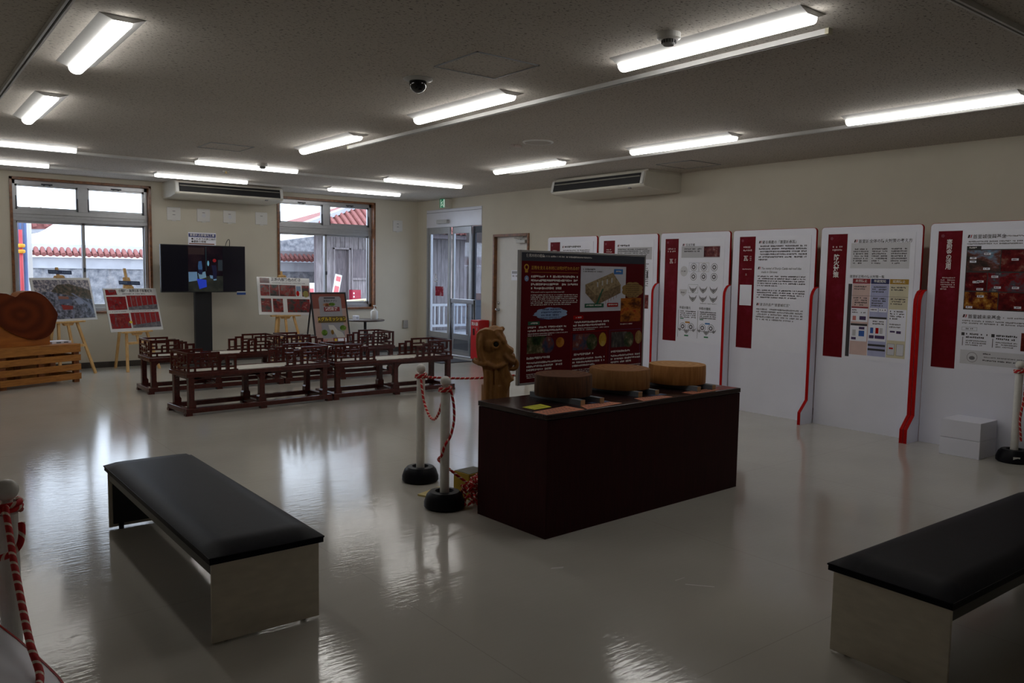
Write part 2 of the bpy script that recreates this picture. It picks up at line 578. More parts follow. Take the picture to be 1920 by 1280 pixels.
    def build(s, name, mat, parent=None, smooth=False, bevel=0.0, loc=None, rz=0.0, label=None, seg=2):
        me = s.mesh(name, smooth)
        if mat is not None:
            for m in (mat if isinstance(mat, (list, tuple)) else [mat]): me.materials.append(m)
        o = bpy.data.objects.new(name, me)
        COL.objects.link(o)
        if parent is not None: o.parent = parent
        if loc is not None: o.location = loc
        if rz: o.rotation_euler = (0, 0, rz)
        if bevel:
            md = o.modifiers.new('bevel', 'BEVEL'); md.width = bevel; md.segments = seg
            md.limit_method = 'ANGLE'; md.angle_limit = R(40)
        if label: o['label'] = label
        return o

def smooth_by_angle(o, ang=40):
    me = o.data
    for p in me.polygons: p.use_smooth = True
    bm = bmesh.new(); bm.from_mesh(me)
    for e in bm.edges:
        if len(e.link_faces) == 2 and e.calc_face_angle(0) > R(ang): e.smooth = False
    bm.to_mesh(me); bm.free()

def thing(name, label, cat, loc=(0, 0, 0), rz=0.0, group=None):
    o = bpy.data.objects.new(name, None)
    o.empty_display_size = 0.1
    COL.objects.link(o)
    o.location = loc; o.rotation_euler = (0, 0, rz)
    o['label'] = label; o['category'] = cat
    if group: o['group'] = group
    return o

def tag(o, label, cat, group=None, kind=None):
    o['label'] = label; o['category'] = cat
    if group: o['group'] = group
    if kind: o['kind'] = kind
    return o

def struct(o, label):
    o['kind'] = 'structure'; o['label'] = label; o['category'] = 'setting'
    return o

def copy_tree(o, parent=None):
    c = o.copy(); COL.objects.link(c); c.parent = parent
    for ch in list(o.children): copy_tree(ch, c)
    return c

TEXTS = []
def text(parent, body, x, z, size, mat, y, name='lettering', align='LEFT', bold=0.0, ext=0.0004, label=None, sx=1.0, shear=0.0, line=1.0):
    """lettering in the local XZ plane facing -Y; (x, z) is the top-left (or top-centre) of the first line"""
    TEXTS.append((parent, body, x, z, size, mat, y, name, align, bold, label, sx, shear, line))

def flush_texts():
    tmp = []
    for t in TEXTS:
        parent, body, x, z, size, mat, y, name, align, bold, label, sx, shear, line = t
        c = bpy.data.curves.new(name, 'FONT')
        c.body = body; c.size = size; c.align_x = align; c.align_y = 'TOP'
        c.resolution_u = 2; c.offset = bold * size; c.shear = shear; c.space_line = line
        o = bpy.data.objects.new(name, c); COL.objects.link(o)
        tmp.append((o, c))
    bpy.context.view_layer.update()
    dg = bpy.context.evaluated_depsgraph_get()
    for t, (o, c) in zip(TEXTS, tmp):
        parent, body, x, z, size, mat, y, name, align, bold, label, sx, shear, line = t
        me = bpy.data.meshes.new_from_object(o.evaluated_get(dg))
        me.name = name
        for v in me.vertices:
            px, py = v.co.x * sx, v.co.y
            v.co = (x + px, y, z + py)
        me.materials.clear(); me.materials.append(mat)
        n = bpy.data.objects.new(name, me); COL.objects.link(n); n.parent = parent
        if label: n['label'] = label
        bpy.data.objects.remove(o); bpy.data.curves.remove(c)

class Sheet:
    """flat print laid on a board: local XZ plane facing -Y, origin at the top-left corner of the sheet"""
    def __init__(s, parent, x0, ztop, y, w, h):
        s.p = parent; s.x0 = x0; s.z0 = ztop; s.y = y; s.w = w; s.h = h; s.ink = {}
    def pt(s, u, v): return s.x0 + u * s.w, s.z0 - v * s.h
    def rect(s, name, u0, v0, u1, v1, mat, layer=1, label=None):
        xa, za = s.pt(u0, v0); xb, zb = s.pt(u1, v1); y = s.y - 0.0007 * layer
        return MB().quadpts([(xa, y, zb), (xb, y, zb), (xb, y, za), (xa, y, za)]).build(name, mat, s.p, label=label)
    def poly(s, name, pts, mat, layer=1, label=None):
        y = s.y - 0.0007 * layer
        return MB().quadpts([(s.pt(u, v)[0], y, s.pt(u, v)[1]) for u, v in pts]).build(name, mat, s.p, label=label)
    def disc(s, name, u, v, ru, rv, mat, layer=1, n=24, bumps=0, amp=0.0):
        pts = []
        for i in range(n):
            t = 2 * PI * i / n
            q = 1 + (amp * abs(math.sin(bumps * t / 2)) if bumps else 0)
            pts.append((u + ru * q * math.cos(t), v + rv * q * math.sin(t)))
        return s.poly(name, pts, mat, layer)
    def frame(s, name, u0, v0, u1, v1, t, mat, layer=1):
        mb = MB(); y = s.y - 0.0007 * layer
        tu, tv = t / s.w, t / s.h
        for a, b, c, d in ((u0, v0, u1, v0 + tv), (u0, v1 - tv, u1, v1), (u0, v0 + tv, u0 + tu, v1 - tv), (u1 - tu, v0 + tv, u1, v1 - tv)):
            xa, za = s.pt(a, b); xb, zb = s.pt(c, d)
            mb.quadpts([(xa, y, zb), (xb, y, zb), (xb, y, za), (xa, y, za)])
        return mb.build(name, mat, s.p)
    def lines(s, u0, v0, u1, n, pitch, mat, layer=2, cell=0.6, last=0.6, gap=0.12):
        """rows of small type too fine to read: one mark per character; pitch in sheet heights"""
        mb = s.ink.setdefault((mat.name, layer), (MB(), mat))[0]
        y = s.y - 0.0007 * layer
        hgt = pitch * s.h * 0.62; cw = hgt * cell * 1.5
        for i in range(n):
            xa, za = s.pt(u0, v0 + i * pitch); xb = s.pt(u1, 0)[0]
            if i == n - 1: xb = xa + (xb - xa) * last
            x = xa
            while x + cw * 0.8 < xb:
                if random.random() > gap:
                    hh = hgt * random.uniform(0.6, 1.0); w = cw * random.uniform(0.55, 0.85)
                    z = za - (hgt - hh) * random.random()
                    mb.quadpts([(x, y, z - hh), (x + w, y, z - hh), (x + w, y, z), (x, y, z)])
                x += cw
    def text(s, body, u, v, size, mat, layer=2, **k):
        x, z = s.pt(u, v)
        text(s.p, body, x, z, size, mat, s.y - 0.0007 * layer, **k)
    def done(s, name='small_print'):
        for (mn, l), (mb, mat) in s.ink.items():
            if mb.f: mb.build(name, mat, s.p)['kind'] = 'stuff'

# ------------------------------------------------------------------ room shell
XL, XR, YN, YB, ZC = -2.6, 7.925, -2.2, 12.96, 2.765
TH = 0.22
THR = 0.10
W1 = (1.44, 3.255, 0.80, 2.69)
W2 = (5.22, 7.04, 0.80, 2.69)
AD = (10.91, 12.62, 2.59)       # automatic door opening y0 y1 ztop
ID = (9.66, 10.58, 2.105)       # inner door

struct(MB().box(XL - TH, XR + 0.15, YN - TH, YB + TH, -0.12, 0).build('floor', floor_m), 'glossy beige waxed vinyl floor of the hall')
_fl = bpy.data.objects['floor']
_scuff = M('pale_scuff', (0.56, 0.55, 0.54), 0.3)
for _q in ([(2.62, 2.98), (2.68, 2.95), (2.70, 2.965), (2.64, 2.99)], [(3.02, 2.44), (3.11, 2.335), (3.118, 2.34), (3.028, 2.446)], [(3.02, 2.50), (3.09, 2.50), (3.09, 2.504), (3.02, 2.505)]):
    MB().quadpts([(a, b, 0.0006) for a, b in _q]).build('scuff_mark', _scuff, _fl)
struct(MB().box(XL - TH, XR + THR, YN - TH, YB + TH, ZC, ZC + 0.15).build('ceiling', ceil_m), 'grey beige fissured ceiling board')
mb = MB()
for a, b in ((XL - TH, W1[0]), (W1[1], W2[0]), (W2[1], XR + THR)):
    mb.box(a, b, YB, YB + TH, 0, ZC)
for w in (W1, W2):
    mb.box(w[0], w[1], YB, YB + TH, 0, w[2]); mb.box(w[0], w[1], YB, YB + TH, w[3], ZC)
struct(mb.build('wall_back', wall_m), 'cream papered wall with the two windows')
mb = MB()
mb.box(XR, XR + THR, YN - TH, ID[0], 0, ZC)
mb.box(XR, XR + THR, ID[1], AD[0], 0, ZC)
mb.box(XR, XR + THR, AD[1], YB, 0, ZC)
mb.box(XR, XR + THR, ID[0], ID[1], ID[2], ZC)
mb.box(XR, XR + THR, AD[0], AD[1], AD[2], ZC)
mb.box(XR + 0.10, XR + 0.14, ID[0] - 0.05, ID[1] + 0.05, 0, ID[2] + 0.05)
struct(mb.build('wall_right', wall_m), 'cream papered wall behind the display panels')
struct(MB().box(XL - TH, XL, YN, YB, 0, ZC).build('wall_left', wall_m), 'cream wall outside the left of the view')
struct(MB().box(XL, XR, YN - TH, YN, 0, ZC).build('wall_front', wall_m), 'cream wall behind the viewer')
struct(MB().box(XL, XR, YB - 0.012, YB, 0, 0.085).build('baseboard_back', base_m), 'dark brown baseboard under the windows')
mb = MB()
for a, b in ((YN, ID[0]), (ID[1], AD[0]), (AD[1], YB - 0.012)): mb.box(XR - 0.012, XR, a, b, 0, 0.085)
struct(mb.build('baseboard_right', base_m), 'dark brown baseboard of the right wall')

# ------------------------------------------------------------------ windows
def window(name, w, label):
    x0, x1, z0, z1 = w
    r = thing(name, label, 'window'); r['kind'] = 'structure'
    t = 0.032
    mb = MB()   # wooden casing and jamb liner
    mb.box(x0 - 0.002, x0 + t, YB - 0.018, YB + TH, z0, z1); mb.box(x1 - t, x1 + 0.002, YB - 0.018, YB + TH, z0, z1)
    mb.box(x0, x1, YB - 0.018, YB + TH, z1 - t, z1 + 0.002)
    mb.build('wood_casing', trim_m, r)
    MB().box(x0 - 0.01, x1 + 0.01, YB - 0.035, YB + 0.10, z0 - 0.004, z0 + t).build('window_sill', trim_m, r, bevel=0.004)
    ya, yb2 = YB + 0.085, YB + 0.165
    a0, a1, b0, b1 = x0 + t, x1 - t, z0 + t, z1 - t
    mb = MB()
    mb.box(a0, a0 + 0.045, ya, yb2, b0, b1); mb.box(a1 - 0.045, a1, ya, yb2, b0, b1)
    mb.box(a0, a1, ya, yb2, b1 - 0.055, b1); mb.box(a0, a1, ya, yb2, b0, b0 + 0.05)
    mb.build('outer_frame', alu_m, r, bevel=0.003)
    tz0, tz1 = 2.10, 2.255
    mb = MB(); mb.box(a0, a1, ya - 0.01, yb2, tz0, tz0 + 0.05); mb.box(a0, a1, ya + 0.004, yb2, tz0 + 0.05, tz0 + 0.095); mb.box(a0, a1, ya - 0.006, yb2, tz0 + 0.095, tz1)
    mb.build('transom', alu_m, r, bevel=0.003)
    xm = (x0 + x1) / 2 + 0.005
    MB().box(xm - 0.062, xm + 0.062, ya - 0.008, yb2, tz1, b1 - 0.05).build('mullion', alu_m, r, bevel=0.003)
    # awning vents above
    for k, (p, q) in enumerate(((a0 + 0.045, xm - 0.062), (xm + 0.062, a1 - 0.045))):
        s = 0.024
        mb = MB(); zt = b1 - 0.055
        mb.box(p, p + s, ya + 0.02, ya + 0.06, tz1, zt); mb.box(q - s, q, ya + 0.02, ya + 0.06, tz1, zt)
        mb.box(p, q, ya + 0.02, ya + 0.06, zt - s, zt); mb.box(p, q, ya + 0.02, ya + 0.06, tz1, tz1 + s * 1.6)
        sash = mb.build('vent_sash', alu_m, r)
        MB().box(p + s, q - s, ya + 0.038, ya + 0.042, tz1 + s, zt - s).build('pane', glass_m, sash)
        lx = (p + q) / 2
        mb = MB(); mb.box(lx - 0.07, lx + 0.07, ya - 0.012, ya + 0.02, zt + 0.003, zt + 0.022); mb.cyl((lx - 0.035, ya - 0.014, zt + 0.008), (lx - 0.035, ya + 0.02, zt + 0.008), 0.014, n=10); mb.cyl((lx + 0.035, ya - 0.014, zt + 0.008), (lx + 0.035, ya + 0.02, zt + 0.008), 0.014, n=10)
        mb.build('vent_latch', darkalu_m, sash)
        for e in (p + 0.006, q - 0.006):
            MB().beam((e, ya - 0.004, tz1 + 0.01), (e, ya + 0.012, tz1 + 0.19), 0.014, 0.012).build('stay_arm', darkalu_m, sash)
    # sliding sashes below
    for k, (p, q, yo) in enumerate(((a0 + 0.02, xm + 0.02, 0.016), (xm - 0.025, a1 - 0.02, 0.046))):
        s = 0.042; zb, zt = b0 + 0.03, tz0
        mb = MB()
        mb.box(p, p + s, ya + yo, ya + yo + 0.028, zb, zt); mb.box(q - s, q, ya + yo, ya + yo + 0.028, zb, zt)
        mb.box(p, q, ya + yo, ya + yo + 0.028, zt - 0.03, zt); mb.box(p, q, ya + yo, ya + yo + 0.028, zb, zb + 0.07)
        sash = mb.build('sliding_sash', alu_m, r, bevel=0.002)
        MB().box(p + s, q - s, ya + yo + 0.012, ya + yo + 0.016, zb + 0.05, zt - 0.02).build('pane', glass_m, sash)
    MB().box(xm - 0.012, xm + 0.012, ya - 0.012, ya + 0.02, 1.40, 1.46).build('crescent_lock', darkalu_m, r, bevel=0.004)
    return r
window('window_1', W1, 'aluminium window behind the easels with the aerial and red picture boards')
window('window_2', W2, 'aluminium window behind the app poster stand and round table')

# ------------------------------------------------------------------ automatic door (door_1)
d1 = thing('door_1', 'automatic sliding glass door under the green exit sign', 'door'); d1['kind'] = 'structure'
MB().box(XR - 0.012, XR + 0.10, AD[0], AD[1], 2.275, AD[2]).build('header_cover', steel_m, d1, bevel=0.004)
MB().box(XR - 0.014, XR - 0.010, AD[0] + 0.002, AD[1] - 0.002, AD[2] - 0.055, AD[2] - 0.05).build('header_joint', darkalu_m, d1)
mb = MB(); mb.box(XR - 0.008, XR + THR, AD[1] - 0.045, AD[1], 0, 2.275); mb.box(XR + 0.02, XR + THR, AD[0], AD[0] + 0.012, 0, 2.275)
mb.build('jamb', alu_m, d1)
MB().box(XR - 0.075, XR - 0.012, 11.87, 12.20, 2.335, 2.40).build('motion_sensor', M('sensor_grey', (0.5, 0.5, 0.5), 0.4), d1, bevel=0.006)
def leaf(y0, y1, x, m, stile=0.06, name='glass_leaf', bottom=0.34):
    mb = MB()
    mb.box(x, x + 0.035, y0, y0 + stile, 0.02, 2.275); mb.box(x, x + 0.035, y1 - stile, y1, 0.02, 2.275)
    mb.box(x, x + 0.035, y0 + stile, y1 - stile, 2.16, 2.275); mb.box(x, x + 0.035, y0 + stile, y1 - stile, 0.02, 0.12)
    mb.box(x, x + 0.035, y0 + stile, y1 - stile, 0.30, bottom + 0.06)
    f = mb.build(name, m, d1, bevel=0.003)
    MB().box(x + 0.015, x + 0.02, y0 + stile, y1 - stile, bottom + 0.06, 2.16).build('pane', GLASS('tinted_door_glass', (0.66, 0.69, 0.74)), f)
    MB().box(x + 0.012, x + 0.022, y0 + stile, y1 - stile, 0.12, 0.30).build('kick_panel', M('grey_kick', (0.12, 0.13, 0.15), 0.4), f)
    return f
lf = leaf(11.89, 12.575, XR + 0.012, alu_m)
leaf(11.31, 11.88, XR + 0.06, alu_m, 0.055)
leaf(10.92, 11.33, XR + 0.108, darkalu_m, 0.075)
MB().box(XR + 0.022, XR + 0.024, 12.10, 12.36, 1.05, 1.22).build('door_sticker', PHOTO('sticker_red', [(120, 20, 40), (150, 40, 60), (200, 170, 180)], 9, 2), lf)
mb = MB(); xs = XR + 0.0225
mb.quadpts([(xs, 12.40, 1.34), (xs, 12.36, 1.45), (xs, 12.345, 1.45), (xs, 12.38, 1.34)]); mb.quadpts([(xs, 12.355, 1.45), (xs, 12.37, 1.45), (xs, 12.32, 1.34), (xs, 12.30, 1.34)]); mb.quadpts([(xs, 12.40, 1.30), (xs, 12.30, 1.30), (xs, 12.30, 1.315), (xs, 12.40, 1.315)])
mb.build('white_arrow_mark', whiteink_m, lf)
struct(MB().box(XR - 0.02, XR + 0.15, AD[0], AD[1], 0.0, 0.012).build('trim_1', alu_m), 'metal threshold of the automatic door')

# guard rail in front of the sliding leaf
g = thing('door_guard_rail', 'chrome framed glass guard rail standing before the automatic door', 'guard rail')
chrome_m = M('chrome', (0.45, 0.46, 0.48), 0.2, 0.9)
for yy in (11.62, 10.93):
    MB().cyl((7.80, yy, 0), (7.80, yy, 1.02), 0.019, n=12).build('post', M('dark_chrome', (0.10, 0.10, 0.11), 0.25, 0.8), g, smooth=True)
    MB().lathe([(0.035, 0), (0.035, 0.012), (0.02, 0.016)], (7.80, yy, 0), 14).build('foot_plate', chrome_m, g)
MB().box(7.785, 7.815, 10.93, 11.62, 0.95, 1.03).build('top_rail', chrome_m, g, bevel=0.006)
MB().box(7.797, 7.803, 10.96, 11.59, 0.12, 0.95).build('glass_panel', glass_m, g)
tag(MB().box(7.10, 7.70, 10.85, 11.75, 0.0, 0.012).build('door_mat', M('dark_mat', (0.05, 0.052, 0.06), 0.9, var=0.2, scale=120)), 'dark grey mat lying inside the automatic door', 'door mat')

# exit sign
e = thing('exit_sign', 'green emergency exit sign above the automatic door', 'sign', (XR, 11.89, 2.68))
MB().box(-0.15, 0, -0.085, 0.085, -0.085, 0.075).build('housing', cream_m, e, bevel=0.004)
gm = M('exit_green', (0.0, 0.22, 0.09), 0.4, emis=0.10, ecol=(0.0, 0.5, 0.22))
MB().box(-0.153, -0.149, -0.08, 0.08, -0.08, 0.07).build('lit_face', gm, e)
mb = MB(); wm = M('exit_white', (0.7, 0.8, 0.72), 0.4, emis=0.35, ecol=(0.75, 0.95, 0.8)); x = -0.1545
for y0, y1, z0, z1 in ((-0.075, -0.04, -0.075, 0.06), (0.035, 0.05, -0.075, 0.06)): mb.quadpts([(x, y0, z0), (x, y1, z0), (x, y1, z1), (x, y0, z1)])
for p in (((0.02, 0.0), (-0.005, 0.035), (-0.02, 0.03), (0.005, -0.01)), ((0.0, -0.01), (0.03, -0.045), (0.02, -0.055), (-0.012, -0.015)), ((-0.01, -0.01), (-0.03, -0.06), (-0.02, -0.065), (0.0, -0.02)), ((0.01, 0.02), (0.032, 0.0), (0.028, -0.008), (0.0, 0.012))):
    mb.quadpts([(x, a, b) for a, b in p])
mb.build('running_figure', wm, e)

# ------------------------------------------------------------------ inner door (door_2)
d2 = thing('door_2', 'white door in a brown wooden frame beside the display board', 'door'); d2['kind'] = 'structure'
mb = MB(); t = 0.04
mb.box(XR - 0.02, XR + 0.098, ID[1] - t, ID[1], 0, ID[2]); mb.box(XR - 0.02, XR + 0.098, ID[0], ID[0] + t, 0, ID[2]); mb.box(XR - 0.02, XR + 0.098, ID[0] + t, ID[1] - t, ID[2] - t, ID[2])
mb.build('door_frame', trim_m, d2, bevel=0.003)
dl = MB().box(XR + 0.045, XR + 0.088, ID[0] + t, ID[1] - t, 0.008, ID[2] - t).build('door_leaf', M('door_white', (0.66, 0.64, 0.60), 0.45, var=0.02), d2)
mb = MB(); mb.cyl((XR + 0.0450, 10.47, 0.99), (XR + 0.0250, 10.47, 0.99), 0.02, n=14); mb.cyl((XR + 0.0450, 10.47, 0.885), (XR + 0.0200, 10.47, 0.885), 0.026, n=14); mb.sphere((XR + 0.0000, 10.47, 0.885), 0.03)
mb.build('door_knob', chrome_m, dl, smooth=True)
mb = MB(); mb.box(XR - 0.0100, XR + 0.0450, 9.76, 9.98, 1.955, 2.005); mb.beam((XR - 0.0100, 9.86, 2.01), (XR - 0.0200, 10.02, 2.035), 0.02, 0.012); mb.beam((XR - 0.0200, 10.02, 2.035), (XR - 0.0100, 9.80, 2.05), 0.02, 0.012)
mb.build('door_closer', M('closer_metal', (0.42, 0.40, 0.36), 0.4, 0.4), dl, bevel=0.004)
MB().box(XR + 0.0300, XR + 0.0450, 9.88, 9.98, 1.74, 1.85).build('coat_hook_plate', crateend_m, dl)
nt_ = MB().box(XR + 0.0420, XR + 0.0445, 9.93, 10.15, 1.37, 1.53).build('paper_notice', paper_m, dl)
mb = MB(); x = XR + 0.0415
for i in range(9):
    mb.quadpts([(x, 10.135 - i * 0.022, 1.475), (x, 10.12 - i * 0.022, 1.475), (x, 10.12 - i * 0.022, 1.515), (x, 10.135 - i * 0.022, 1.515)])
for i in range(7):
    if i not in (2,): mb.quadpts([(x, 10.12 - i * 0.027, 1.425), (x, 10.105 - i * 0.027, 1.425), (x, 10.105 - i * 0.027, 1.45), (x, 10.12 - i * 0.027, 1.45)])
mb.build('notice_print', greyink_m, dl)

# fire extinguisher cabinet
fb = thing('fire_extinguisher_box', 'red fire extinguisher box between the automatic door and white door', 'extinguisher box', (7.80, 10.77, 0))
red_m = M('signal_red', lin(186, 16, 26), 0.35, var=0.05)
MB().box(-0.10, 0.11, -0.115, 0.115, 0.05, 0.70).build('cabinet', red_m, fb, bevel=0.008)
mb = MB(); [mb.box(x, x + 0.02, y, y + 0.02, 0, 0.05) for x in (-0.08, 0.07) for y in (-0.09, 0.07)]
mb.build('stand_foot', black_m, fb)
hx = bpy.data.objects.new('front_face', None); COL.objects.link(hx); hx.parent = fb; hx.rotation_euler = (0, 0, R(-90)); hx.location = (-0.101, 0, 0)
MB().box(-0.05, 0.0, -0.003, 0.0, 0.45, 0.56).build('sight_window', M('dark_red', lin(60, 8, 14), 0.2), hx)
text(hx, '消火器', 0.0, 0.665, 0.062, whiteink_m, -0.002, align='CENTER', bold=0.02)
MB().box(0.06, 0.08, -0.006, 0.0, 0.53, 0.58).build('catch', chrome_m, hx)

# wall box by the corner
o = MB().box(7.615, 7.715, YB - 0.035, YB, 0.43, 0.575).build('socket_box', M('grey_metal', (0.30, 0.28, 0.25), 0.5), bevel=0.006)
tag(o, 'small grey box low on the wall right of the round table', 'socket box')

# ------------------------------------------------------------------ ceiling fittings
def light_fixture():
    r = thing('ceiling_light', '', 'light')
    L = 1.25
    mb = MB()
    mb.prism([(-0.112, 0), (0.112, 0), (0.045, -0.026), (-0.045, -0.026)], -L / 2, L / 2, 'y')
    mb.build('housing', lamphouse_m, r)
    mb = MB(); n = 8
    prof = [(-0.044, -0.022)] + [(-0.044 * math.cos(PI * i / n), -0.032 - 0.034 * math.sin(PI * i / n)) for i in range(n + 1)] + [(0.044, -0.022)]
    mb.prism(prof, -L / 2 + 0.005, L / 2 - 0.005, 'y')
    mb.build('diffuser', lamp_m, r, smooth=False)
    return r
LIGHTS = [
    (1.03, 2.84 + 2.335, 0, 'lit ceiling light nearest the left rail, top left of the view'),
    (1.06, 7.52, 0, 'lit ceiling light second down the left side, toward the left window'),
    (1.10, 9.83, 90, 'lit crosswise ceiling light at the left edge, farther from the left window'),
    (1.10, 11.62, 90, 'lit crosswise ceiling light at the left edge, right before the left window'),
    (3.60, 9.83, 90, 'lit crosswise ceiling light hanging before the one over the air conditioner by the television'),
    (3.60, 11.60, 90, 'lit crosswise ceiling light right in front of the air conditioner above the television'),
    (6.12, 11.60, 90, 'lit crosswise ceiling light just above the window with the round table'),
    (6.10, 9.80, 90, 'lit crosswise ceiling light nearest the exit sign'),
    (3.57, 7.52, 0, 'lit ceiling light at the far end of the middle rail, the smallest of its row'),
    (3.545, 5.175, 0, 'lit ceiling light beside the black dome camera'),
    (3.54, 2.845, 0, 'largest lit ceiling light, beside the round white smoke detector'),
    (6.06, 7.44, 0, 'lit ceiling light nearest the air conditioner over the display panels'),
    (6.06, 5.14, 0, 'lit ceiling light above the display panels, between the air conditioner and right edge'),
    (6.10, 2.85, 0, 'lit ceiling light above the panels, cut by the right edge of the view'),
]
lamp0 = None
for x, y, rz, lab in LIGHTS:
    o = light_fixture() if lamp0 is None else copy_tree(lamp0)
    lamp0 = lamp0 or o
    o.location = (x, y, ZC); o.rotation_euler = (0, 0, R(rz))
    o['label'] = lab; o['group'] = 'ceiling lights of the hall'

def rail(p0, p1, lab):
    p0 = Vector(p0); p1 = Vector(p1)
    d = (p1 - p0); L = d.length; ang = math.atan2(d.y, d.x)
    r = thing('lighting_rail', lab, 'rail', (p0.x, p0.y, ZC), ang, 'lighting rails on the ceiling')
    MB().box(0, L, -0.018, -0.006, -0.028, 0).box(0, L, 0.006, 0.018, -0.028, 0).build('rail_side', rail_m, r)
    MB().box(0, L, -0.006, 0.006, -0.014, 0).build('slot', blackgap_m, r)
    MB().box(-0.02, 0, -0.02, 0.02, -0.03, 0).box(L, L + 0.02, -0.02, 0.02, -0.03, 0).build('end_cap', M('yellowed_cap', (0.5, 0.47, 0.35), 0.5), r)
rail((3.865, 2.34), (3.865, 7.66), 'white lighting rail running beside the middle row of ceiling lights')
rail((0.76, 0.6), (0.76, 7.6), 'lighting rail crossing the top left corner of the view')
rail((3.2, 1.70), (7.6, 1.70), 'lighting rail cutting the top right corner of the view')
rail((6.40, 2.2), (6.40, 8.2), 'lighting rail running beside the lights over the display panels')
rail((0.3, 10.22), (6.9, 10.22), 'lighting rail beside the nearer crosswise row of lights')
rail((0.3, 11.95), (6.9, 11.95), 'lighting rail beside the farther crosswise row of lights by the windows')

def detector(x, y, lab):
    r = thing('smoke_detector', lab, 'detector', (x, y, ZC), 0, 'smoke detectors')
    MB().lathe([(0.062, 0), (0.062, -0.028), (0.05, -0.034)], n=24).build('base', white_m, r)
    b = MB().lathe([(0.036, -0.03), (0.034, -0.055), (0.028, -0.062)], n=18).build('sensing_chamber', M('grey_plastic', (0.30, 0.30, 0.30), 0.5), r)
    mb = MB()
    for i in range(14):
        t = 2 * PI * i / 14
        mb.obox((0.036 * math.cos(t), 0.036 * math.sin(t), -0.045), (0.006, 0.004, 0.016), t)
    mb.build('vent_slots', black_m, b)
detector(3.32, 2.92, 'round white smoke detector beside the largest ceiling light')
detector(3.72, 9.68, 'small round smoke detector before the crosswise lights near the television')

r = thing('dome_camera', 'black dome security camera on the ceiling', 'camera', (2.86, 4.68, ZC))
MB().lathe([(0.098, 0), (0.098, -0.006), (0.07, -0.018)], n=28).build('mounting_ring', M('ring_grey', (0.42, 0.42, 0.40), 0.4), r)
dm = MB()
dm.lathe([(0.058, -0.01)] + [(0.058 * math.cos(a), -0.03 - 0.062 * math.sin(a)) for a in [PI / 2 * i / 8 for i in range(8)]] + [(0.004, -0.092)], n=26)
dm.build('dome', M('black_dome', (0.006, 0.006, 0.008), 0.06, spec=0.6), r, smooth=True)

def hatch(x0, x1, y0, y1, lab):
    r = thing('ceiling_hatch', lab, 'hatch', ((x0 + x1) / 2, (y0 + y1) / 2, ZC), 0, 'inspection hatches in the ceiling')
    a, b = (x1 - x0) / 2, (y1 - y0) / 2; t = 0.009
    mb = MB(); mb.box(-a, a, -b, -b + t, -0.006, 0); mb.box(-a, a, b - t, b, -0.006, 0); mb.box(-a, -a + t, -b, b, -0.006, 0); mb.box(a - t, a, -b, b, -0.006, 0)
    mb.build('hatch_frame', M('hatch_alu', (0.26, 0.27, 0.28), 0.5, 0.2), r)
    MB().box(-a + t + 0.002, a - t - 0.002, -b + t + 0.002, b - t - 0.002, -0.0025, 0).build('hatch_board', ceil_m, r)
hatch(2.76, 3.23, 3.87, 4.33, 'square ceiling hatch near the dome camera')
hatch(7.10, 7.62, 5.86, 6.38, 'square ceiling hatch beside the air conditioner over the panels')
hatch(2.70, 3.15, 8.42, 8.86, 'square ceiling hatch before the smoke detector near the television')
r = thing('ceiling_speaker', 'flat round white ceiling speaker behind the middle rail', 'speaker', (5.09, 6.10, ZC))
MB().lathe([(0.15, 0), (0.15, -0.008), (0.135, -0.012), (0.13, -0.006), (0.0005, -0.006)], n=36).build('rim', white_m, r)
MB().lathe([(0.128, -0.005), (0.128, -0.009), (0.0005, -0.010)], n=30).build('grille', M('grille_grey', (0.46, 0.43, 0.39), 0.7, var=0.2, scale=300), r)
o = MB().box(-0.05, 0.05, -0.03, 0.03, -0.02, 0).build('ceiling_sensor', M('pinkish_plastic', (0.55, 0.46, 0.42), 0.5), loc=(5.06, 6.40, ZC), bevel=0.004)
tag(o, 'small flat sensor block beside the round ceiling speaker', 'sensor')
r = thing('sprinkler_head', 'tiny brass sprinkler between the two crosswise light rows', 'sprinkler', (3.64, 10.75, ZC))
MB().lathe([(0.045, 0), (0.04, -0.008)], n=18).build('escutcheon', cream_m, r)
MB().lathe([(0.012, -0.006), (0.01, -0.03), (0.024, -0.032), (0.024, -0.036)], n=14).build('nozzle', M('brass', (0.5, 0.36, 0.15), 0.35, 0.8), r)

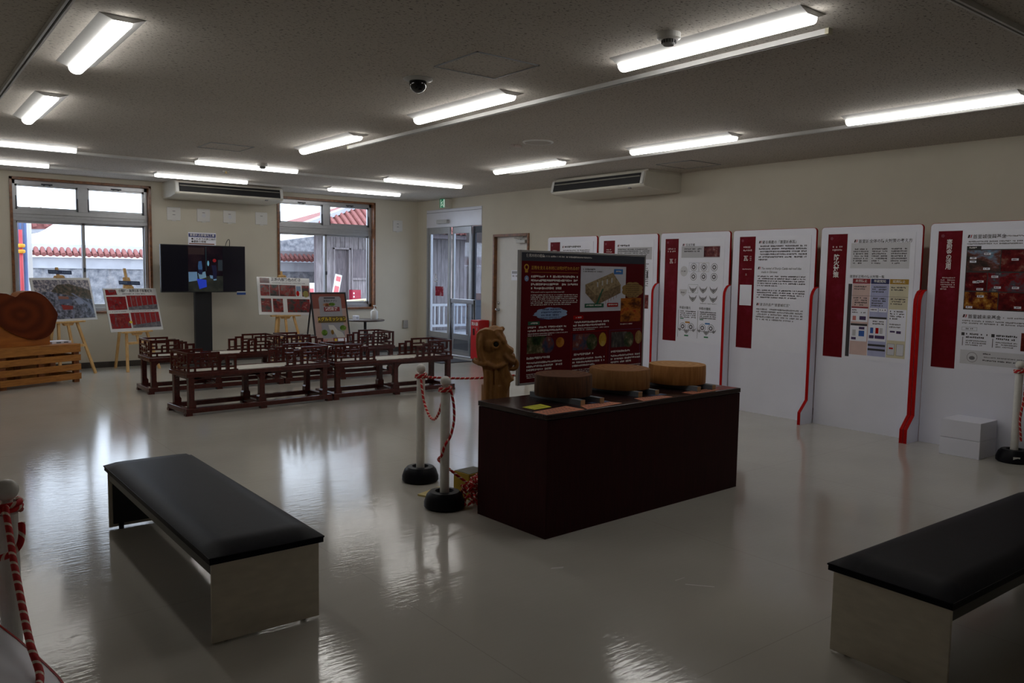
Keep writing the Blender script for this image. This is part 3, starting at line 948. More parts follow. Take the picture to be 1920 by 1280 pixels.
def air_conditioner(loc, rz, W, lab):
    """ceiling-hung unit; local x along the width, front toward -y, back at y = 0"""
    r = thing('air_conditioner', lab, 'air conditioner', loc, rz, 'ceiling hung air conditioners')
    D = 0.68
    prof = [(0, -0.02), (0, -0.235), (-0.05, -0.245), (-0.42, -0.24), (-D + 0.03, -0.212), (-D, -0.195), (-D, -0.18), (-D + 0.035, -0.03), (-D + 0.035, -0.02)]
    MB().prism(prof, 0, W, 'x').build('casing', cream_m, r, bevel=0.008)
    MB().box(0.01, W - 0.01, -D + 0.08, -0.01, -0.04, 0).build('mounting_top', cream_m, r)
    f = MB()
    m = Matrix.Rotation(math.atan2(0.06, 0.105), 3, 'X')
    g = MB().obox((W / 2, -D + 0.012, -0.11), (W - 0.10, 0.03, 0.125), mat=Matrix.Rotation(-math.atan2(0.035, 0.15), 3, 'X')).build('air_outlet', blackgap_m, r)
    MB().obox((W / 2, -D + 0.004, -0.088), (W - 0.13, 0.03, 0.008), mat=Matrix.Rotation(R(-20), 3, 'X')).build('louvre', M('louvre', (0.35, 0.34, 0.29), 0.5), g)
    mb = MB(); rot = Matrix.Rotation(-math.atan2(0.035, 0.15), 3, 'X')
    for xx in (0.03, W - 0.03): MB().obox((xx, -D + 0.010, -0.11), (0.045, 0.034, 0.15), mat=rot).build('end_block', white_m, r, bevel=0.004)
    MB().box(W - 0.28, W - 0.24, -D + 0.02, -D + 0.05, -0.222, -0.21).build('status_lamp', greyink_m, r)
    return r
air_conditioner((3.42, YB, ZC), 0, 1.63, 'cream ceiling hung air conditioner above the television')
air_conditioner((XR, 8.38, ZC), R(-90), 1.69, 'cream ceiling hung air conditioner above the display panels')

# ------------------------------------------------------------------ display panels on the right
PX = 7.512
PANELS = [(8.74, 7.74), (7.70, 6.675), (6.63, 5.61), (5.57, 4.555), (4.50, 3.49), (3.425, 2.41)]
PLAB = ['white display panel with red edge nearest the white door, mostly hidden by the maroon board',
        'white display panel with red edge, second from the white door, partly hidden',
        'white display panel with red edge whose poster shows round and pointed roof tile drawings',
        'white display panel with red edge whose poster carries only text and a white label',
        'white display panel with red edge whose poster has red, blue and ochre table columns',
        'white display panel with red edge whose poster shows a grid of castle photos']
def rounded_top(w, h, r, n=6):
    p = [(0, 0), (w, 0)]
    p += [(w - r + r * math.sin(PI / 2 * i / n), h - r + r * math.cos(PI / 2 * i / n)) for i in range(n, -1, -1)]
    p += [(r - r * math.sin(PI / 2 * i / n), h - r + r * math.cos(PI / 2 * i / n)) for i in range(0, n + 1)]
    return p
H_P = 2.0
FIN = [(0.0, 0.0), (-0.222, 0.0), (-0.222, 0.125), (-0.10, 0.245), (-0.10, 1.27), (-0.095, 1.31), (-0.075, 1.35), (-0.045, 1.38), (0.0, 1.395)]
def fin(parent, x, name='side_fin'):
    f = MB().prism([(p, q) for p, q in FIN], x - 0.014, x + 0.014, 'x').build(name, panel_m, parent)
    mb = MB()                                     # red edge strip following the fin's outline
    pts = FIN[1:]
    off = []
    for i, (a, b) in enumerate(pts):
        nx = ny = 0
        for (p, q) in ([(pts[i - 1], pts[i])] if i else []) + ([(pts[i], pts[i + 1])] if i + 1 < len(pts) else []):
            dx, dy = q[0] - p[0], q[1] - p[1]; l = math.hypot(dx, dy); nx += -dy / l; ny += dx / l
        l = math.hypot(nx, ny); off.append((a + 0.006 * nx / l, b + 0.006 * ny / l))
    for i in range(len(pts) - 1):
        q = [pts[i], pts[i + 1], off[i + 1], off[i]]
        mb.prism(q, x - 0.0158, x + 0.0158, 'x')
    mb.build('edge_strip', redge_m, f)
panel_objs = []
for k, (ya, yb_) in enumerate(PANELS):
    W = ya - yb_
    p = thing('exhibit_stand', PLAB[k], 'display panel', (PX, ya, 0), R(-90), 'white display panels along the right wall')
    MB().prism([(a, b) for a, b in rounded_top(W, H_P, 0.035)], 0.003, 0.028, 'y').build('core_edge', redge_m, p)
    MB().prism([(a, b) for a, b in rounded_top(W - 0.006, H_P - 0.003, 0.033)], 0, 0.003, 'y').xform(Matrix.Translation((0.003, 0, 0))).build('white_face', panel_m, p)
    mb = MB(); mb.box(0.08, 0.12, 0.028, 0.24, 0, 0.04); mb.box(W - 0.12, W - 0.08, 0.028, 0.24, 0, 0.04); mb.box(0.08, 0.12, 0.028, 0.06, 0, 1.2); mb.box(W - 0.12, W - 0.08, 0.028, 0.06, 0, 1.2)
    mb.build('rear_support', alu_m, p)
    if k >= 1: fin(p, -0.018 if k != 5 else -0.014)
    if k == 4: fin(p, W + 0.014)
    panel_objs.append((p, W))

def poster(k, du=0.072):
    p, W = panel_objs[k]
    w, h = 0.87, 1.222
    MB().box(du, du + w, -0.004, 0, 1.928 - h, 1.928).build('poster_sheet', paper_m, p)
    s = Sheet(p, du, 1.928, -0.004, w, h)
    s.rect('maroon_band', 0, 0, 0.236, 1.0, maroon_m)
    s.disc('crest_mark', 0.045, 0.035, 0.02, 0.014, M('crest_tint', lin(120, 45, 62), 0.6), 2, n=5)
    return s
def bars(s, u, v, hgt=0.022):
    """two slanted bars before each heading"""
    for i, wd in enumerate((0.018, 0.008)):
        x = u + i * 0.026
        s.poly('heading_bar', [(x, v + hgt), (x + wd, v + hgt), (x + wd + 0.008, v), (x + 0.008, v)], M('bar_dark', (0.06, 0.02, 0.025), 0.6) if i == 0 else redge_m, 2)

# poster 1 and 2: only their upper parts show above the maroon board
for k in (0, 1):
    s = poster(k, 0.062 if k == 0 else 0.092)
    bars(s, 0.29, 0.045)
    s.lines(0.35, 0.045, 0.72 if k == 0 else 0.55, 1, 0.034, ink_m, last=1.0, gap=0.04)
    if k == 1: s.rect('grey_box', 0.29, 0.075, 0.97, 0.20, greybox_m)
    s.lines(0.30, 0.09, 0.93, 5, 0.019, ink_m)
    s.lines(0.30, 0.24, 0.93, 12, 0.022, greyink_m)
    if k == 0: s.text('瓦', 0.10, 0.09, 0.05, whiteink_m, align='CENTER')
    s.lines(0.06, 0.09, 0.19, 2, 0.022, pinkink_m, last=1)
    for i in range(3): s.rect('printed_photo', 0.36 + 0.2 * i, 0.56, 0.53 + 0.2 * i, 0.70, PHOTO('roof_photo', [(40, 20, 24), (110, 46, 44), (150, 110, 104)], 22, 1))
    s.rect('printed_box', 0.88, 0.32, 0.91, 0.39, ink_m)
    s.done()

# poster 3: roof tile drawings
s = poster(2, 0.08)
s.lines(0.05, 0.09, 0.19, 2, 0.025, pinkink_m, last=1)
s.text('瓦', 0.115, 0.195, 0.062, whiteink_m, align='CENTER', bold=0.01)
s.lines(0.175, 0.195, 0.2, 3, 0.016, pinkink_m, last=1)
bars(s, 0.305, 0.05)
s.text('瓦当文様', 0.36, 0.05, 0.034, ink_m, bold=0.012)
s.rect('grey_box', 0.29, 0.075, 0.93, 0.185, greybox_m)
s.lines(0.34, 0.095, 0.64, 2, 0.022, ink_m, last=0.9)
s.rect('roof_photo', 0.67, 0.08, 0.93, 0.178, PHOTO('roof_photo2', [(34, 26, 34), (92, 44, 48), (120, 70, 68), (170, 160, 160)], 14, 5), 2)
drawing_m = M('drawing_ink', (0.10, 0.10, 0.11), 0.6)
def tile_round(u, v):
    s.disc('round_tile_drawing', u, v, 0.052, 0.037, drawing_m, 2)
    s.disc('round_tile_ring', u, v, 0.046, 0.033, paper_m, 3)
    s.disc('round_tile_core', u, v, 0.038, 0.027, greyink_m, 4, n=20, bumps=8, amp=-0.25)
    s.disc('round_tile_boss', u, v, 0.014, 0.010, paper_m, 5, n=10)
def tile_point(u, v, k):
    s.poly('pointed_tile_drawing', [(u + a * k, v + b * k) for a, b in ((-0.066, -0.032), (-0.045, -0.012), (-0.02, -0.004), (0, -0.008), (0.02, -0.004), (0.045, -0.012), (0.066, -0.032), (0.056, -0.002), (0.034, 0.020), (0, 0.038), (-0.034, 0.020), (-0.056, -0.002))], greyink_m, 2)
    s.poly('pointed_tile_rim', [(u + a * k, v + b * k) for a, b in ((-0.052, -0.012), (-0.03, 0.001), (0, -0.001), (0.03, 0.001), (0.052, -0.012), (0.03, 0.015), (0, 0.031), (-0.03, 0.015))], greybox_m, 3)
    s.poly('pointed_tile_motif', [(u + a * k, v + b * k) for a, b in ((-0.036, 0.001), (0, 0.004), (0.036, 0.001), (0.016, 0.015), (0, 0.026), (-0.016, 0.015))], greyink_m, 4)
s.disc('grey_blob', 0.345, 0.315, 0.065, 0.05, palebox_m, 1)
s.lines(0.305, 0.307, 0.385, 1, 0.022, greyink_m, last=1)
for i in range(3):
    for j in range(2): tile_round(0.51 + 0.17 * i, 0.275 + 0.09 * j)
s.frame('blue_frame', 0.43, 0.232, 0.595, 0.318, 0.002, M('frame_blue', lin(70, 90, 130), 0.6), 3)
s.frame('ochre_frame', 0.60, 0.232, 0.765, 0.318, 0.002, M('frame_ochre', lin(140, 115, 60), 0.6), 3)
s.poly('grey_shield', [(0.28, 0.49), (0.41, 0.49), (0.40, 0.53), (0.345, 0.56), (0.29, 0.53)], palebox_m, 1)
s.lines(0.305, 0.513, 0.385, 1, 0.022, greyink_m, last=1)
for i in range(3):
    for j in range(2): tile_point(0.51 + 0.17 * i, 0.485 + 0.085 * j, 1.0)
s.frame('green_frame', 0.43, 0.44, 0.595, 0.522, 0.002, M('frame_green', lin(50, 90, 75), 0.6), 4)
s.lines(0.64, 0.615, 0.92, 1, 0.012, greyink_m, last=1)
s.text('平成の復元', 0.285, 0.655, 0.034, ink_m, bold=0.012)
s.text('令和の復元', 0.62, 0.655, 0.034, ink_m, bold=0.012)
for u in (0.285, 0.62):
    s.rect('rule', u - 0.015, 0.69, u - 0.010, 0.955, ink_m)
    s.lines(u + 0.02, 0.695, u + 0.29, 4, 0.019, ink_m, last=1)
    s.rect('tag_green', u + 0.02, 0.768, u + 0.08, 0.777, M('tag_green', lin(30, 120, 80), 0.6))
    s.rect('tag_colour', u + 0.11, 0.80, u + 0.19, 0.815, M('tag_orange', lin(190, 130, 50), 0.6) if u < 0.5 else M('tag_blue', lin(60, 120, 180), 0.6))
    tile_point(u + 0.02, 0.875, 0.6); tile_point(u + 0.255, 0.875, 0.6); tile_point(u + 0.135, 0.885, 0.9)
    for q in (0.07, 0.21): tile_round(u + q, 0.85)
    s.rect('tag_green', u + 0.10, 0.93, u + 0.17, 0.943, MATS['tag_green'])
s.done()

# poster 4: text only
s = poster(3, 0.092)
s.lines(0.06, 0.085, 0.19, 2, 0.028, pinkink_m, last=1)
s.text('瓦', 0.10, 0.17, 0.062, whiteink_m, align='CENTER', bold=0.01)
s.lines(0.16, 0.172, 0.185, 3, 0.016, pinkink_m, last=1)
s.lines(0.045, 0.285, 0.20, 1, 0.016, pinkink_m, last=1, gap=0.2)
s.text('瓦', 0.115, 0.33, 0.024, pinkink_m, align='CENTER')
s.rect('white_label', 0.03, 0.43, 0.205, 0.615, paper_m, 2)
bars(s, 0.285, 0.04)
s.text('蘇る県産の「首里城赤瓦」', 0.335, 0.04, 0.036, ink_m, bold=0.012)
s.lines(0.29, 0.08, 0.95, 6, 0.0235, ink_m, last=0.22)
bars(s, 0.285, 0.268)
s.text('The revival of Shurijo Castle red roof tiles\nmade in Okinawa', 0.335, 0.268, 0.036, ink_m, shear=0.2, sx=0.78, line=1.05)
s.lines(0.285, 0.345, 0.95, 5, 0.0205, ink_m, last=0.45, cell=0.4, gap=0.2)
s.lines(0.285, 0.468, 0.95, 4, 0.0205, ink_m, last=0.85, cell=0.4, gap=0.2)
bars(s, 0.285, 0.588)
s.text('复活的县产"首里城红瓦"', 0.335, 0.588, 0.034, ink_m, shear=0.15)
s.lines(0.285, 0.635, 0.95, 5, 0.0225, greyink_m, last=0.8)
s.done()

# poster 5: fire protection
s = poster(4, 0.08)
s.lines(0.06, 0.095, 0.18, 2, 0.026, pinkink_m, last=1)
s.text('防\n火\n対\n策', 0.115, 0.165, 0.062, whiteink_m, align='CENTER', bold=0.02, line=0.93)
s.rect('grey_box', 0.285, 0.075, 0.945, 0.275, palebox_m)
bars(s, 0.315, 0.048)
s.text('首里城全体の防火対策の考え方', 0.365, 0.048, 0.0375, ink_m, bold=0.008)
for i in range(3):
    s.lines(0.315 + 0.215 * i, 0.118, 0.50 + 0.215 * i, 7, 0.0185, ink_m, last=0.6)
s.text('首里城正殿の防火対策一覧', 0.285, 0.33, 0.029, ink_m, bold=0.01)
c5 = [(M('head_red', lin(138, 24, 36), 0.6), M('col_pink', lin(206, 178, 172), 0.6), '未然防止'),
      (M('head_navy', lin(34, 40, 92), 0.6), M('col_lavender', lin(168, 172, 208), 0.6), '早期覚知'),
      (M('head_ochre', lin(166, 128, 30), 0.6), M('col_cream', lin(208, 200, 172), 0.6), '延焼防止')]
s.rect('dark_strip', 0.275, 0.40, 0.32, 0.985, M('strip_dark', (0.035, 0.03, 0.035), 0.6))
navy_m = MATS['head_navy']; plum_m = M('plum_print', lin(64, 44, 92), 0.6)
for i, (hm, cm, tx) in enumerate(c5):
    u = 0.325 + 0.212 * i
    s.rect('column_head', u, 0.357, u + 0.205, 0.397, hm, 2)
    s.text(tx, u + 0.10, 0.364, 0.030, whiteink_m, 3, align='CENTER', bold=0.01)
    s.rect('column_body', u, 0.40, u + 0.205, 0.965, cm, 1)
    s.lines(u + 0.02, 0.415, u + 0.18, 3 if i == 1 else 2, 0.0185, ink_m, last=0.8)
    s.lines(u + 0.02, 0.505, u + 0.19, 4 if i < 2 else 3, 0.0185, ink_m, last=0.8)
s.rect('rule', 0.275, 0.492, 0.955, 0.494, ink_m, 2)
u = 0.325
s.rect('white_box', u, 0.585, u + 0.195, 0.70, paper_m, 2); s.rect('box_head', u, 0.58, u + 0.195, 0.592, c5[0][0], 3)
s.rect('plum_box', u + 0.10, 0.655, u + 0.175, 0.685, plum_m, 3); s.rect('pink_box', u + 0.02, 0.655, u + 0.06, 0.69, M('box_pink', lin(200, 120, 116), 0.6), 3)
s.lines(u + 0.01, 0.602, u + 0.08, 2, 0.018, ink_m, 3, last=1); s.lines(u + 0.115, 0.62, u + 0.18, 1, 0.018, ink_m, 3, last=1)
s.rect('white_box', u, 0.72, u + 0.195, 0.855, paper_m, 2); s.rect('box_head', u, 0.715, u + 0.195, 0.732, M('strip_dark'), 3)
s.rect('blue_print', u + 0.10, 0.77, u + 0.165, 0.815, M('print_blue', lin(40, 90, 170), 0.6), 3); s.rect('grey_print', u + 0.025, 0.765, u + 0.065, 0.815, greybox_m, 3); s.rect('plum_box', u + 0.10, 0.74, u + 0.165, 0.76, plum_m, 3); s.rect('plum_box', u + 0.015, 0.825, u + 0.07, 0.845, plum_m, 3)
u = 0.537
for q in (0.0, 0.10): s.rect('white_box', u + 0.005 + q, 0.585, u + 0.095 + q, 0.615, paper_m, 2); s.lines(u + 0.015 + q, 0.593, u + 0.085 + q, 1, 0.018, ink_m, 3, last=1)
s.rect('white_box', u + 0.002, 0.66, u + 0.198, 0.845, paper_m, 2); s.rect('box_head', u + 0.002, 0.655, u + 0.198, 0.67, M('strip_dark'), 3)
s.lines(u + 0.03, 0.685, u + 0.17, 2, 0.018, ink_m, 3, last=1)
for q, mm in ((0.02, MATS['print_blue']), (0.08, redge_m), (0.125, greybox_m)): s.rect('device_print', u + q, 0.74, u + q + 0.035, 0.785, mm, 3)
for q in (0.01, 0.075, 0.13): s.rect('plum_box', u + q, 0.80, u + q + 0.055, 0.825, plum_m, 3)
for q in (0.87, 0.905): s.rect('box_head', u + 0.002, q, u + 0.198, q + 0.016, M('strip_dark'), 3)
u = 0.749
s.rect('white_box', u + 0.005, 0.59, u + 0.198, 0.83, paper_m, 2)
s.lines(u + 0.02, 0.60, u + 0.18, 4, 0.0185, ink_m, 3, last=0.6); s.lines(u + 0.02, 0.70, u + 0.15, 2, 0.02, greyink_m, 3, last=1)
s.rect('plum_box', u + 0.10, 0.755, u + 0.15, 0.775, plum_m, 3); s.rect('plum_box', u + 0.03, 0.755, u + 0.085, 0.768, plum_m, 3)
for q in (0.01, 0.11): s.rect('grey_print', u + q, 0.855, u + q + 0.08, 0.945, palebox_m, 3); s.frame('thin_frame', u + q, 0.855, u + q + 0.08, 0.945, 0.0025, greyink_m, 4)
s.rect('red_tag', u + 0.03, 0.885, u + 0.075, 0.897, redge_m, 5)
s.done()

# poster 6: donations
s = poster(5, 0.075)
s.text('寄\n附\n金\nの\n活\n用', 0.115, 0.062, 0.050, whiteink_m, align='CENTER', bold=0.02, line=0.88)
s.lines(0.05, 0.335, 0.20, 6, 0.0165, pinkink_m, last=0.5)
bars(s, 0.285, 0.032)
s.text('首里城復興基金', 0.335, 0.032, 0.038, ink_m, bold=0.006)
s.lines(0.62, 0.04, 0.95, 1, 0.016, greyink_m, last=1)
s.lines(0.285, 0.075, 0.97, 2, 0.0165, greyink_m, last=0.9)
s.rect('black_frame', 0.285, 0.135, 0.985, 0.565, M('photo_black', (0.02, 0.018, 0.018), 0.5), 1)
s.rect('black_tab', 0.285, 0.112, 0.42, 0.137, M('photo_black'), 1)
s.lines(0.31, 0.118, 0.39, 1, 0.018, whiteink_m, 2, last=1)
sky_photo = PHOTO('hill_photo', [(36, 30, 30), (60, 48, 44), (112, 70, 62), (116, 150, 176), (150, 182, 200)], 5, 7, stretch=(1, 1, 2))
red_photo = PHOTO('hall_photo', [(24, 12, 14), (76, 12, 18), (104, 22, 24), (140, 104, 88)], 12, 2)
gold_photo = PHOTO('throne_photo', [(24, 14, 12), (84, 20, 18), (150, 94, 30), (200, 160, 80)], 16, 9)
grid = [(0.292, 0.142, 0.60, 0.29, sky_photo), (0.608, 0.142, 0.978, 0.29, red_photo), (0.292, 0.30, 0.49, 0.43, red_photo), (0.498, 0.30, 0.978, 0.43, PHOTO('gable_photo', [(50, 20, 24), (120, 24, 28), (70, 80, 90), (190, 180, 170)], 11, 4)), (0.292, 0.438, 0.60, 0.558, gold_photo), (0.608, 0.438, 0.978, 0.558, red_photo)]
for a, b, c, d, m_ in grid:
    s.rect('printed_photo', a, b, c, d, m_, 2)
for a, b in ((0.45, 0.16), (0.32, 0.19), (0.32, 0.215), (0.45, 0.265), (0.70, 0.20), (0.40, 0.355), (0.36, 0.36), (0.40, 0.41), (0.53, 0.32), (0.56, 0.395), (0.72, 0.395), (0.41, 0.46), (0.31, 0.54), (0.86, 0.20), (0.75, 0.53)):
    s.rect('white_caption', a, b, a + 0.062, b + 0.015, paper_m, 3); s.lines(a + 0.008, b + 0.003, a + 0.055, 1, 0.013, ink_m, 4, last=1)
bars(s, 0.285, 0.60)
s.text('首里城未来基金', 0.335, 0.60, 0.038, ink_m, bold=0.006)
s.lines(0.66, 0.608, 0.93, 1, 0.016, greyink_m, last=1)
s.lines(0.285, 0.64, 0.97, 2, 0.0165, greyink_m, last=0.9)
s.frame('thin_frame', 0.285, 0.69, 0.43, 0.715, 0.002, greyink_m, 1); s.lines(0.31, 0.696, 0.40, 1, 0.018, greyink_m, last=1)
for u in (0.285, 0.565):
    s.rect('number_square', u, 0.73, u + 0.03, 0.752, ink_m); s.rect('rule', u + 0.012, 0.762, u + 0.018, 0.825, ink_m)
    s.lines(u + 0.045, 0.733, u + 0.25, 2, 0.022, ink_m, last=0.85); s.lines(u + 0.045, 0.782, u + 0.24, 3, 0.0155, greyink_m, last=0.8)
s.rect('printed_photo', 0.83, 0.71, 0.985, 0.835, PHOTO('craft_photo', [(40, 14, 16), (110, 40, 32), (170, 120, 100)], 14, 6), 1)
s.rect('grey_box', 0.285, 0.855, 0.985, 0.955, palebox_m, 1)
s.disc('round_seal', 0.40, 0.905, 0.05, 0.036, greyink_m, 2); s.disc('round_seal_core', 0.40, 0.905, 0.046, 0.033, palebox_m, 3); s.disc('round_seal_mark', 0.40, 0.91, 0.028, 0.014, greyink_m, 4, n=12)
s.lines(0.50, 0.868, 0.58, 1, 0.018, ink_m, last=1); s.lines(0.50, 0.893, 0.93, 1, 0.014, greyink_m, last=1); s.lines(0.50, 0.915, 0.88, 1, 0.016, ink_m, last=1)
s.done()

# white step box
b = thing('step_box', 'white two-tier box on the floor before the photo grid panel', 'box', (7.155, 2.755, 0))
MB().box(0, 0.335, 0, 0.325, 0.0, 0.148).build('lower_box', panel_m, b, bevel=0.003)
MB().box(0.001, 0.335, 0.002, 0.323, 0.151, 0.305).build('upper_box', panel_m, b, bevel=0.003)

# ------------------------------------------------------------------ maroon information board behind the counter
ang = R(4.0)
bd = thing('information_board', 'large maroon information board in a silver frame behind the counter', 'display board', (3.545, 4.42, 0), ang)
BW, BH, BZ = 1.405, 0.965, 0.692
MB().box(0.012, BW - 0.012, 0.003, 0.02, BZ + 0.012, BZ + BH - 0.012).build('board_sheet', M('board_maroon', lin(92, 4, 18), 0.5, var=0.04, spec=0.12), bd)
mb = MB(); t = 0.016
mb.box(0, t, 0, 0.03, BZ, BZ + BH); mb.box(BW - t, BW, 0, 0.03, BZ, BZ + BH); mb.box(t, BW - t, 0, 0.03, BZ, BZ + t); mb.box(t, BW - t, 0, 0.03, BZ + BH - t, BZ + BH)
mb.build('silver_frame', M('silver_frame', (0.42, 0.42, 0.44), 0.35, 0.6), bd, bevel=0.003)
for x in (0.35, BW - 0.35):
    lg = MB().box(x - 0.015, x + 0.015, 0.03, 0.055, 0.02, BZ + 0.3).build('stand_leg', black_m, bd)
    MB().box(x - 0.02, x + 0.02, -0.16, 0.26, 0.0, 0.025).build('stand_foot', black_m, lg)
s = Sheet(bd, 0.012, BZ + BH - 0.012, 0.003, BW - 0.024, BH - 0.024)
s.rect('header_band', 0, 0, 1, 0.068, M('slate_band', lin(40, 46, 62), 0.5))
s.text('使用木材の紹介', 0.035, 0.014, 0.026, whiteink_m, bold=0.01)
s.lines(0.15, 0.022, 0.55, 1, 0.022, whiteink_m, last=1, cell=0.4)
gold_m = M('gold_print', lin(196, 148, 40), 0.5)
s.text('正殿を支える木材には何が使われるの？', 0.072, 0.105, 0.0285, gold_m, bold=0.012)
s.rect('gold_rule', 0.072, 0.152, 0.425, 0.154, gold_m)
s.disc('medal', 0.038, 0.115, 0.017, 0.024, gold_m, 2); s.rect('medal_ribbon', 0.028, 0.135, 0.048, 0.155, gold_m, 2); s.disc('medal_core', 0.038, 0.115, 0.010, 0.014, M('board_maroon'), 3, n=14)
s.disc('answer_disc', 0.040, 0.20, 0.015, 0.022, M('disc_blue', lin(120, 150, 200), 0.5), 2); s.text('A', 0.040, 0.185, 0.03, whiteink_m, 3, align='CENTER')
s.lines(0.072, 0.175, 0.425, 4, 0.030, whiteink_m, last=0.65, gap=0.05)
s.text('What wood is used to support the Seiden (main hall)?', 0.072, 0.295, 0.0165, whiteink_m, sx=0.95)
s.lines(0.072, 0.322, 0.425, 6, 0.0150, whiteink_m, last=0.85, cell=0.4, gap=0.2)
bub = M('bubble_blue', lin(150, 180, 220), 0.5)
s.disc('speech_bubble', 0.225, 0.470, 0.112, 0.042, bub, 1, n=64, bumps=9, amp=0.13); s.poly('bubble_tail', [(0.11, 0.47), (0.088, 0.482), (0.13, 0.49)], bub, 1)
s.lines(0.15, 0.432, 0.30, 3, 0.022, M('ink_blue', lin(40, 60, 120), 0.5), last=0.9); s.lines(0.14, 0.497, 0.31, 2, 0.012, M('ink_blue'), last=0.9, cell=0.4)
wb = M('diagram_white', (0.62, 0.64, 0.74), 0.5)
s.rect('diagram_sheet', 0.447, 0.095, 0.83, 0.465, wb, 1)
s.lines(0.465, 0.115, 0.57, 1, 0.022, ink_m, last=1); s.lines(0.465, 0.135, 0.63, 1, 0.014, ink_m, last=1, cell=0.4)
timber = PHOTO('timber_print', [(110, 96, 76), (160, 142, 112), (186, 168, 136)], 40, 1, 0.5)
timber2 = PHOTO('timber_print_dark', [(90, 76, 60), (130, 112, 88), (160, 140, 112)], 40, 2, 0.5)
s.poly('timber_top', [(0.485, 0.245), (0.715, 0.145), (0.785, 0.245), (0.575, 0.335)], timber, 2)
s.poly('timber_side', [(0.575, 0.335), (0.785, 0.245), (0.785, 0.315), (0.58, 0.415)], timber2, 2)
s.poly('timber_end', [(0.485, 0.245), (0.575, 0.335), (0.58, 0.415), (0.487, 0.315)], timber2, 3)
for q in range(5): s.rect('timber_post', 0.655 + q * 0.023, 0.36 - q * 0.012, 0.658 + q * 0.023, 0.405 - q * 0.012, M('post_pink', lin(150, 110, 110), 0.5), 3)
for q in range(4): s.rect('timber_gap', 0.58 + 0.04 * q, 0.225 - 0.012 * q, 0.592 + 0.04 * q, 0.265 - 0.012 * q, M('ink_black'), 3)
s.poly('green_pointer', [(0.625, 0.28), (0.635, 0.28), (0.59, 0.41), (0.57, 0.41)], M('print_green', lin(20, 90, 66), 0.5), 4)
s.rect('green_tag', 0.483, 0.40, 0.64, 0.432, M('print_green'), 5); s.rect('red_tag', 0.67, 0.398, 0.765, 0.43, redge_m, 5); s.rect('blue_tag', 0.722, 0.115, 0.80, 0.158, M('tag_blue2', lin(50, 120, 200), 0.5), 5)
s.lines(0.495, 0.408, 0.625, 1, 0.02, whiteink_m, 6, last=1); s.lines(0.68, 0.406, 0.755, 1, 0.02, whiteink_m, 6, last=1); s.lines(0.732, 0.128, 0.79, 1, 0.02, whiteink_m, 6, last=1)
bb = M('bubble_gold', lin(150, 120, 66), 0.5)
s.disc('gold_bubble', 0.893, 0.29, 0.088, 0.062, bb, 3, n=64, bumps=8, amp=0.13); s.lines(0.83, 0.24, 0.955, 7, 0.0165, M('ink_brown', lin(90, 60, 26), 0.5), 4, last=0.8)
s.rect('beam_photo', 0.79, 0.36, 0.975, 0.56, PHOTO('beam_photo', [(36, 16, 12), (104, 50, 20), (180, 110, 36), (150, 30, 24)], 8, 3, stretch=(1, 1, 2)), 2)
s.lines(0.79, 0.575, 0.90, 1, 0.016, whiteink_m, last=1)
s.rect('green_tag', 0.055, 0.528, 0.14, 0.556, M('print_green'), 2); s.rect('red_tag', 0.395, 0.495, 0.475, 0.525, redge_m, 2)
s.lines(0.075, 0.535, 0.13, 1, 0.02, whiteink_m, 3, last=1); s.lines(0.415, 0.503, 0.46, 1, 0.02, whiteink_m, 3, last=1)
for u, v in ((0.055, 0.566), (0.395, 0.54)):
    s.lines(u, v, u + 0.30, 2, 0.026, whiteink_m, last=0.9, gap=0.05); s.lines(u, v + 0.053, u + 0.30, 2, 0.014, whiteink_m, last=0.6, cell=0.4)
wood_p = [PHOTO('forest_print', [(16, 22, 16), (40, 60, 34), (90, 84, 60), (170, 160, 130)], 12, 1), PHOTO('workshop_print', [(30, 36, 56), (60, 66, 90), (120, 60, 50), (150, 150, 150)], 12, 5), PHOTO('trunk_print', [(26, 26, 30), (70, 66, 64), (130, 120, 110)], 10, 8, stretch=(4, 1, 1))]
cone_p = [PHOTO('log_print', [(120, 66, 20), (186, 120, 40), (210, 160, 90)], 8, 1), PHOTO('gold_print2', [(120, 90, 30), (190, 150, 50), (214, 190, 120)], 10, 3), PHOTO('cone_print', [(90, 64, 30), (150, 116, 66), (190, 160, 110)], 10, 6)]
for i, u in enumerate((0.05, 0.395, 0.715)):
    s.rect('tree_photo', u, 0.645, u + 0.14, 0.775, wood_p[i], 2)
    s.disc('round_photo', u + 0.155, 0.715, 0.045, 0.066, wood_p[(i + 1) % 3 if i != 1 else 0], 3)
    s.disc('sample_photo', u + 0.245, 0.70, 0.032, 0.058 if i else 0.04, cone_p[i], 3)
    s.lines(u, 0.80, u + 0.17, 1, 0.03, whiteink_m, last=1, gap=0.03)
    s.lines(u, 0.838, u + 0.27, 3, 0.027, whiteink_m, last=0.7, gap=0.05); s.lines(u, 0.93, u + 0.27, 3, 0.013, whiteink_m, last=0.6, cell=0.4)
s.frame('red_outline', 0.38, 0.625, 0.675, 0.985, 0.003, redge_m, 2); s.frame('purple_outline', 0.70, 0.625, 0.975, 0.985, 0.003, M('outline_purple', lin(70, 40, 100), 0.5), 2)
s.done()

# ------------------------------------------------------------------ counter with log slices
ca = R(2.4)
ct = thing('display_counter', 'dark mahogany display counter carrying three log slices', 'counter', (2.888, 3.335, 0), ca)
CW, CD, CH = 1.872, 0.625, 0.71
MB().box(0.004, CW - 0.004, 0.004, CD - 0.004, 0.0, CH - 0.034).build('cabinet_body', mahog_m, ct)
MB().box(0, CW, 0, CD, CH - 0.030, CH).build('counter_top', WOOD('dark_counter_top', (0.022, 0.009, 0.010), (0.034, 0.014, 0.015), 0.25, 10, (0.7, 9, 9), bump=0.02), ct, bevel=0.003)
def on_counter(x, y, z=CH): return (x, y, z)

